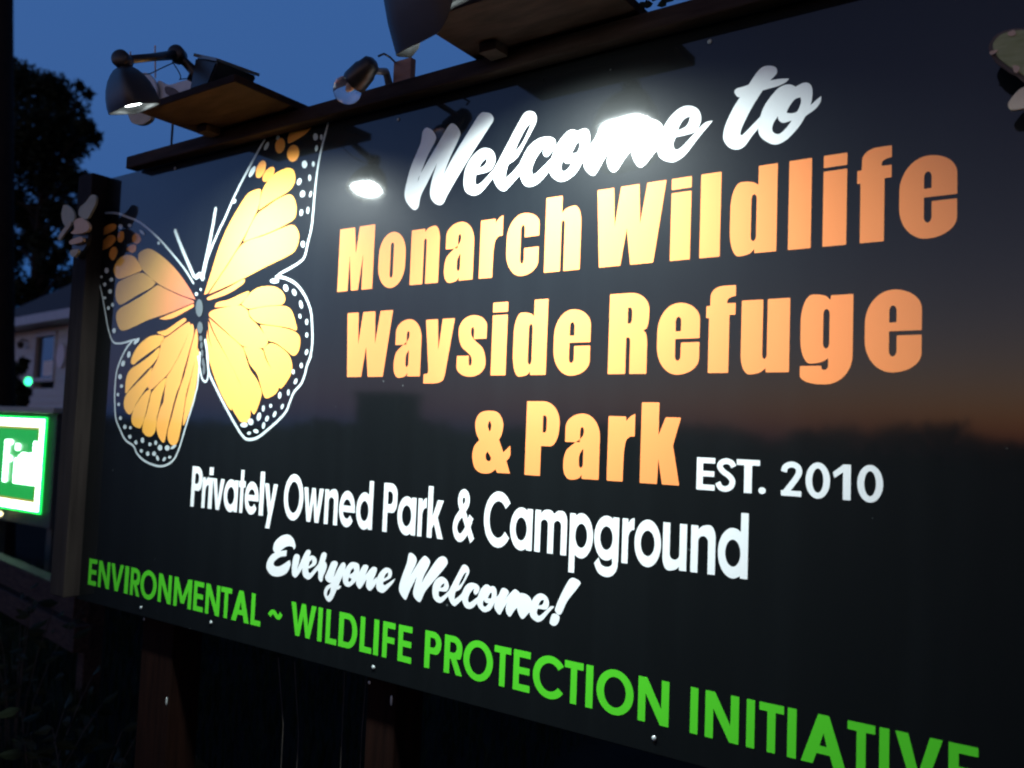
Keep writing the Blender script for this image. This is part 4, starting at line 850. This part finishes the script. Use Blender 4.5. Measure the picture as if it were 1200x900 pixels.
# ---------------------------------------------------------------- lit window sign on its cabinet
YS = 2.0
def S3(px, py, y=YS): return at(px, py, y)
tl, trr, bl, brr = S3(-70,483), S3(57,487), S3(-70,585), S3(45,603)
sx0, sx1 = trr.x-.98, S3(52,545).x; sz0, sz1 = S3(48,603).z, S3(54,489).z
cab = thing('light_sign', 'glowing green and white framed light sign on a dark cabinet beyond the left post', 'sign', ((sx0+sx1)/2, YS, 0))
m = MB(); m.box(sx0-.05, sx1+.12, YS+.012, YS+.30, sz0-.10, sz1+.03, .006); m.build('cabinet', 'cabinet', cab)
m = MB(); m.box(sx0-.09, sx1+.16, YS-.04, YS+.34, sz1+.031, sz1+.075, .006); m.build('cap_board', 'capgrey', cab)
for xx in (sx0+.05, sx1-.02):
    m = MB(); m.box(xx, xx+.08, YS+.06, YS+.14, -.3, sz0-.101, .005); m.build('leg', 'cabinet', cab)
m = MB(); m.box(sx0, sx1, YS, YS+.011, sz0, sz1, .001); m.build('screen', 'screen', cab)
def frame_ring(x0, x1, z0, z1, t, y, mname, name):
    m = MB(); yy = y
    m.box(x0, x1, yy-.014, yy-.001, z1-t, z1, .003); m.box(x0, x1, yy-.014, yy-.001, z0, z0+t, .003)
    m.box(x0, x0+t, yy-.014, yy-.001, z0+t+.001, z1-t-.001, .003); m.box(x1-t, x1, yy-.014, yy-.001, z0+t+.001, z1-t-.001, .003); return m.build(name, mname, cab)
frame_ring(sx0+.02, sx1-.02, sz0+.02, sz1-.02, .055, YS, 'led_green', 'tube_and_glow')
frame_ring(sx0+.003, sx1-.003, sz0+.003, sz1-.003, .019, YS, 'led_halo', 'tube_and_glow')  # outer ring is no tube: it draws the green lens halo
frame_ring(sx0+.080, sx1-.080, sz0+.080, sz1-.080, .012, YS, 'led_amber', 'tube_and_glow')
# lettering: Find
H = sz1-sz0; t = .040
def bar(m, x0, z0, x1, z1): m.box(x0, x1, YS-.016, YS-.0015, z0, z1, .004)
m = MB(); zl, zh = sz0+.29*H, sz0+.74*H; xe = sx1-.115
bar(m, xe-t, zl, xe, zh); bar(m, xe-.105, zl, xe-t-.001, zl+t); bar(m, xe-.105, zl+.60*(zh-zl), xe-t-.001, zl+.60*(zh-zl)+t); bar(m, xe-.105-t, zl, xe-.106, zl+.7*(zh-zl))   # d
x = xe-.165; bar(m, x-t, zl, x, zl+.60*(zh-zl)); bar(m, x-.062, zl+.60*(zh-zl), x, zl+.60*(zh-zl)+t); bar(m, x-.062-t, zl, x-.063, zl+.66*(zh-zl))                          # n
x = xe-.285; bar(m, x-t, zl, x, zl+.58*(zh-zl)); bar(m, x-t, zl+.78*(zh-zl), x, zl+.92*(zh-zl))                                                                            # i
x = xe-.385; bar(m, x-.12, zl, x-.12+t, zh); bar(m, x-.12+t+.001, zh-t*.8, x-.022, zh); bar(m, x-.12+t+.001, zl+.5*(zh-zl), x-.02, zl+.5*(zh-zl)+t)                                  # F
m.build('lettering', 'led_green', cab)
o = thing('yellow_lamp', 'small pale yellow lamp below the glowing light sign', 'lamp', S3(0, 604, YS-.06))
m = MB(); q_ = S3(-2, 602, YS-.06); m.ball(q_, .05, .03, .022, 14); m.build('bulb', 'lamp_yellow', o, True)
m = MB(); m.tube([q_+Vector((-.04,0,.02)), q_+Vector((-.04,.04,.03)), Vector((q_.x-.04, YS+.05, q_.z+.03))], .008, 8); m.build('bracket', 'cabinet', o)

# ---------------------------------------------------------------- house beyond
YH = 9.0; ang = math.radians(7); hd_ = Vector((-math.cos(ang), math.sin(ang), 0)); hn = Vector((hd_.y, -hd_.x, 0))
if hn.y > 0: hn = -hn
HP = at(50, 420, YH)
def hp(px, py): q = hit(px, py, HP, hn); return ((q-HP).dot(-hd_), q.z)        # local (x to the right, z)
FR = Matrix((-hd_, -hn, Vector((0, 0, 1)))).transposed().to_4x4(); FR.translation = Vector((HP.x, HP.y, 0))
xl, _ = hp(15, 420); xr = hp(118, 420)[0]+4; ze = hp(48, 381)[1]
house = thing('house', 'grey sided house with a dark roof, partly hidden beyond the left post', 'house', (HP.x, HP.y, 0))
wx0, wz1 = hp(42, 391); wx1, wz0 = hp(64, 447)
wx1 = hp(65, 420)[0]
m = MB(); T_ = .2; hx0 = xl-1.2
# siding as lapped boards left and right of the window opening
nb = 22
for k in range(nb):
    z0_, z1_ = ze*k/nb, ze*(k+1)/nb
    segs = [(hx0, xr)] if (z1_ <= wz0 or z0_ >= wz1) else [(hx0, wx0), (wx1, xr)]
    for a, b in segs:
        pts = [Vector((a, 0, z0_)), Vector((b, 0, z0_)), Vector((b, .018, z1_)), Vector((a, .018, z1_)), Vector((a, T_, z0_)), Vector((b, T_, z0_)), Vector((b, T_, z1_)), Vector((a, T_, z1_))]
        m.add([FR @ v for v in pts], [(0,1,2,3),(7,6,5,4),(4,5,1,0),(3,2,6,7),(0,3,7,4),(1,5,6,2)])
m.build('wall', 'siding', house)
m = MB(); m.box(hx0, hx0+.15, T_+.001, 6, 0, ze, .01, FR); m.box(xr-.15, xr, T_+.001, 6, 0, ze, .01, FR); m.box(hx0, xr, 6.001, 6.2, 0, ze, .01, FR); m.build('wall', 'siding', house)
m = MB(); ov = .45; zr = hp(48, 330)[1]*1.45
rp = [(hx0-.3, -ov, ze+.02), (xr+.3, -ov, ze+.02), (xr+.3, 3.1, ze+2.3), (hx0-.3, 3.1, ze+2.3), (hx0-.3, 6.6, ze+.02), (xr+.3, 6.6, ze+.02)]
up_ = Vector((0, 0, .12)); vs_ = [FR @ Vector(v) for v in rp]+[FR @ Vector(v)+up_ for v in rp]
m.add(vs_, [(6,7,8,9),(9,8,11,10),(3,2,1,0),(4,5,2,3),(0,1,7,6),(5,4,10,11),(1,2,8,7),(2,5,11,8),(3,0,6,9),(4,3,9,10)])
roof = m.build('roof', 'roof', house)
m = MB(); m.box(hx0-.3, xr+.3, -ov-.05, -ov-.004, ze-.08, ze+.14, .01, FR); m.build('fascia', 'trim', house)
m = MB(); m.box(hx0-.3, xr+.3, -ov-.003, -.002, ze-.075, ze-.05, 0, FR); m.build('soffit', 'trim', house)
win = thing('window', None, None, FR @ Vector(((wx0+wx1)/2, 0, wz0))); win.parent = house; win.location = win.location-house.location
m = MB(); fw = .10
m.box(wx0, wx0+fw, -.03, .12, wz0, wz1, .01, FR); m.box(wx1-fw, wx1, -.03, .12, wz0, wz1, .01, FR); m.box(wx0+fw+.001, wx1-fw-.001, -.03, .12, wz0, wz0+fw, .01, FR); m.box(wx0+fw+.001, wx1-fw-.001, -.03, .12, wz1-fw, wz1, .01, FR)
m.build('frame', 'trim', win)
m = MB(); m.box(wx0+fw+.002, wx1-fw-.002, .06, .07, wz0+fw+.002, wz1-fw-.002, 0, FR); m.build('pane', 'glass', win)
nx0, nz1 = hp(49, 423); nx1, nz0 = hp(59, 440)
m = MB(); m.box(nx0, nx1, .04, .045, nz0, nz1, 0, FR); m.build('notice', 'paper', win)
o = thing('oval_plaque', 'pale oval plaque on the house wall right of the window', 'plaque', house.location + Vector((0,0,0)))
cx_, cz_ = hp(73, 417); o.location = FR @ Vector((cx_, -.02, cz_))
ra, rb = abs(hp(78,417)[0]-cx_), abs(hp(73,403)[1]-cz_)
m = MB(); ring0 = [FR @ Vector((cx_+ra*math.cos(a), -.05, cz_+rb*math.sin(a))) for a in (2*math.pi*k/24 for k in range(24))]; ring1 = [FR @ Vector((cx_+ra*math.cos(a), -.015, cz_+rb*math.sin(a))) for a in (2*math.pi*k/24 for k in range(24))]
m.add(ring0+ring1, [tuple(range(24))]+[(k, k+24, (k+1) % 24+24, (k+1) % 24) for k in range(24)]); m.build('plaque_board', 'plaque', o)
cx_, cz_ = hp(32, 402)
o = thing('wall_lantern', 'dark wall lantern on the house left of the window', 'lantern', FR @ Vector((cx_, -.1, cz_-.1)))
m = MB(); m.tube([FR @ Vector((cx_, .02, cz_+.05)), FR @ Vector((cx_, -.14, cz_+.08)), FR @ Vector((cx_+.02, -.16, cz_))], .02, 8); m.build('bracket', 'black', o)
m = MB(); c_ = FR @ Vector((cx_+.02, -.16, 0)); m.tube([Vector((c_.x, c_.y, cz_+.02)), Vector((c_.x, c_.y, cz_)), Vector((c_.x, c_.y, cz_-.13)), Vector((c_.x, c_.y, cz_-.15))], [.03, .09, .07, .03], 8); m.build('shade', 'black', o)
# green lamp and shrub before the house
q_ = at(33, 447, YH-1.6)
o = thing('green_lamp', 'small bright green lamp on a stake in front of the house', 'lamp', (q_.x, q_.y, 0))
m = MB(); m.ball(q_, .07, .07, .09, 12); m.build('globe', 'lamp_green', o, True)
m = MB(); m.tube([Vector((q_.x, q_.y, -.1)), q_-Vector((0,0,.08))], .02, 8); m.build('stake', 'black', o)

# ---------------------------------------------------------------- trees
def clump(vs, fs, c, r, n, size, squash=1.0):
    for _ in range(n):
        while True:
            p = Vector((random.uniform(-1,1), random.uniform(-1,1), random.uniform(-1,1)))
            if p.length < 1: break
        p = p*(.55+.45*random.random()) if p.length > .4 else p
        p = Vector((p.x*r, p.y*r, p.z*r*squash)) + c
        a = Vector((random.gauss(0,1), random.gauss(0,1), random.gauss(0,1))).normalized()*size*random.uniform(.5,1.3); b = a.orthogonal().normalized()
        b = (Matrix.Rotation(random.uniform(0, 6.28), 3, a.normalized()) @ b)*size*.45
        k = len(vs); vs += [p-a, p+b, p+a, p-b]; fs.append((k, k+1, k+2, k+3))
def tree(px, py0, y, crown_px, label, trunk_r, leafn, lsize, bottom):
    base = at(px, py0, y)
    o = thing('tree', label, 'tree', (base.x, y, 0), None)
    vs = []; fs = []; tips = []
    for (cx, cy, rp) in crown_px:
        dy = random.uniform(-1.2, 1.2)
        c = at(cx, cy, y+dy); dep = (c-CAM).dot(FWD); r = rp*dep/FPX
        clump(vs, fs, c, r, int(leafn*rp*rp/400), lsize); tips.append(c)
    mesh('crown', vs, fs, 'leaf', o)
    m = MB(); top = max(c.z for c in tips)
    m.tube([Vector((base.x, y, -.3)), Vector((base.x+.1, y, top*.35)), Vector((base.x-.1, y+.1, top*.65)), Vector((base.x, y, top*.9))], [trunk_r, trunk_r*.8, trunk_r*.5, trunk_r*.15], 12)
    for c in tips: 
        h = max(1.0, c.z-1.5); m.tube([Vector((base.x, y, min(h, top*.8))), Vector((base.x, y, min(h, top*.8))).lerp(c, .5)+Vector((0,0,.2)), c], [trunk_r*.3, trunk_r*.18, trunk_r*.05], 6)
    m.build('trunk', 'bark', o, True); return o
crown = [(35,110,38),(62,105,26),(20,90,26),(80,130,28),(50,160,48),(85,170,26),(100,150,16),(112,163,10),(20,180,40),(70,210,30),(95,215,18),(112,212,9),(104,240,10),(80,245,18),(30,250,24),(15,290,28),(50,285,18),(88,280,22),(60,330,22),(30,345,26),(90,330,22),(10,230,26),(45,215,24),(70,300,14),(103,110,8),(93,100,8),(-20,140,50),(-20,230,50),(-15,320,50),(100,300,12),(108,335,12),(65,250,20),(40,270,20),(70,360,18),(100,360,16),(55,310,16),(82,205,14)]
tree(30, 480, 17.0, crown, 'large dark bushy tree behind the house at the left', .35, 420, .15, 0)
shr = [(22,432,9),(28,425,7),(20,455,10),(30,460,7),(26,470,9),(15,445,8)]
tree(20, 480, YH-2.4, shr, 'small dark shrub in front of the house beside the green lamp', .05, 900, .07, 0)['category'] = 'shrub'
# pole at the left edge
pb = at(4, 470, 3.3)
o = thing('utility_pole', 'dark wooden pole standing at the left edge of the picture', 'pole', (pb.x, 3.3, 0))
pa_, pb_ = at(0, 10, 3.3), at(0, 470, 3.3); w_ = 15*(at(1, 300, 3.3)-CAM).dot(FWD)/FPX; sl = (pa_-pb_)/(pa_.z-pb_.z)
m = MB(); m.tube([pb_+sl*(-.4-pb_.z), pb_+sl*(2-pb_.z), pb_+sl*(7.5-pb_.z)], [w_*1.02, w_, w_*.95], 20); m.build('pole_timber', 'bark', o, True)

# ---------------------------------------------------------------- far wood and a hut behind the photographer (mirrored in the gloss of the sign)
vs = []; fs = []
for k in range(420):
    a = math.radians(-205+ (k/420)*235); R_ = 115+random.uniform(-6, 14); x, y = math.cos(a)*R_, math.sin(a)*R_
    if y > 20: continue
    az = math.degrees(math.atan2(x, -y)); h = 1.75+max(0, min(1, (az+58)/40))*2.3; h *= 1+.18*math.sin(k*.21)+.14*math.sin(k*.53+1)+random.uniform(-.12, .24)
    for zc in (h*.2, h*.5, h*.72): clump(vs, fs, Vector((x, y, zc)), h*.36 if zc < h*.6 else h*.28, 34, .55)
tag(mesh('far_wood', vs, fs, 'leaf'), 'dark far-off wood along the horizon, seen mirrored in the sign', 'wood', kind='stuff')
u_, v_ = at(437, 468, 0).x/S, (at(437, 459, 0).z-EYE)/S; D_ = 42.0
hutc = Vector((u_*(D_+1), -D_, 0)); ul, ur = at(414, 468, 0).x/S*(D_+1), at(461, 468, 0).x/S*(D_+1); hz = EYE+v_*(D_+1)
o = thing('hut', 'dark flat roofed hut across the field, seen mirrored in the sign below the word Wayside', 'building', hutc)
m = MB(); m.box(ul, ur, -D_-2.5, -D_, 0, hz-.25, .02); m.build('wall', 'cabinet', o)
m = MB(); m.box(ul-.15, ur+.15, -D_-2.7, -D_+.2, hz-.249, hz, .02); m.build('roof', 'roof', o)
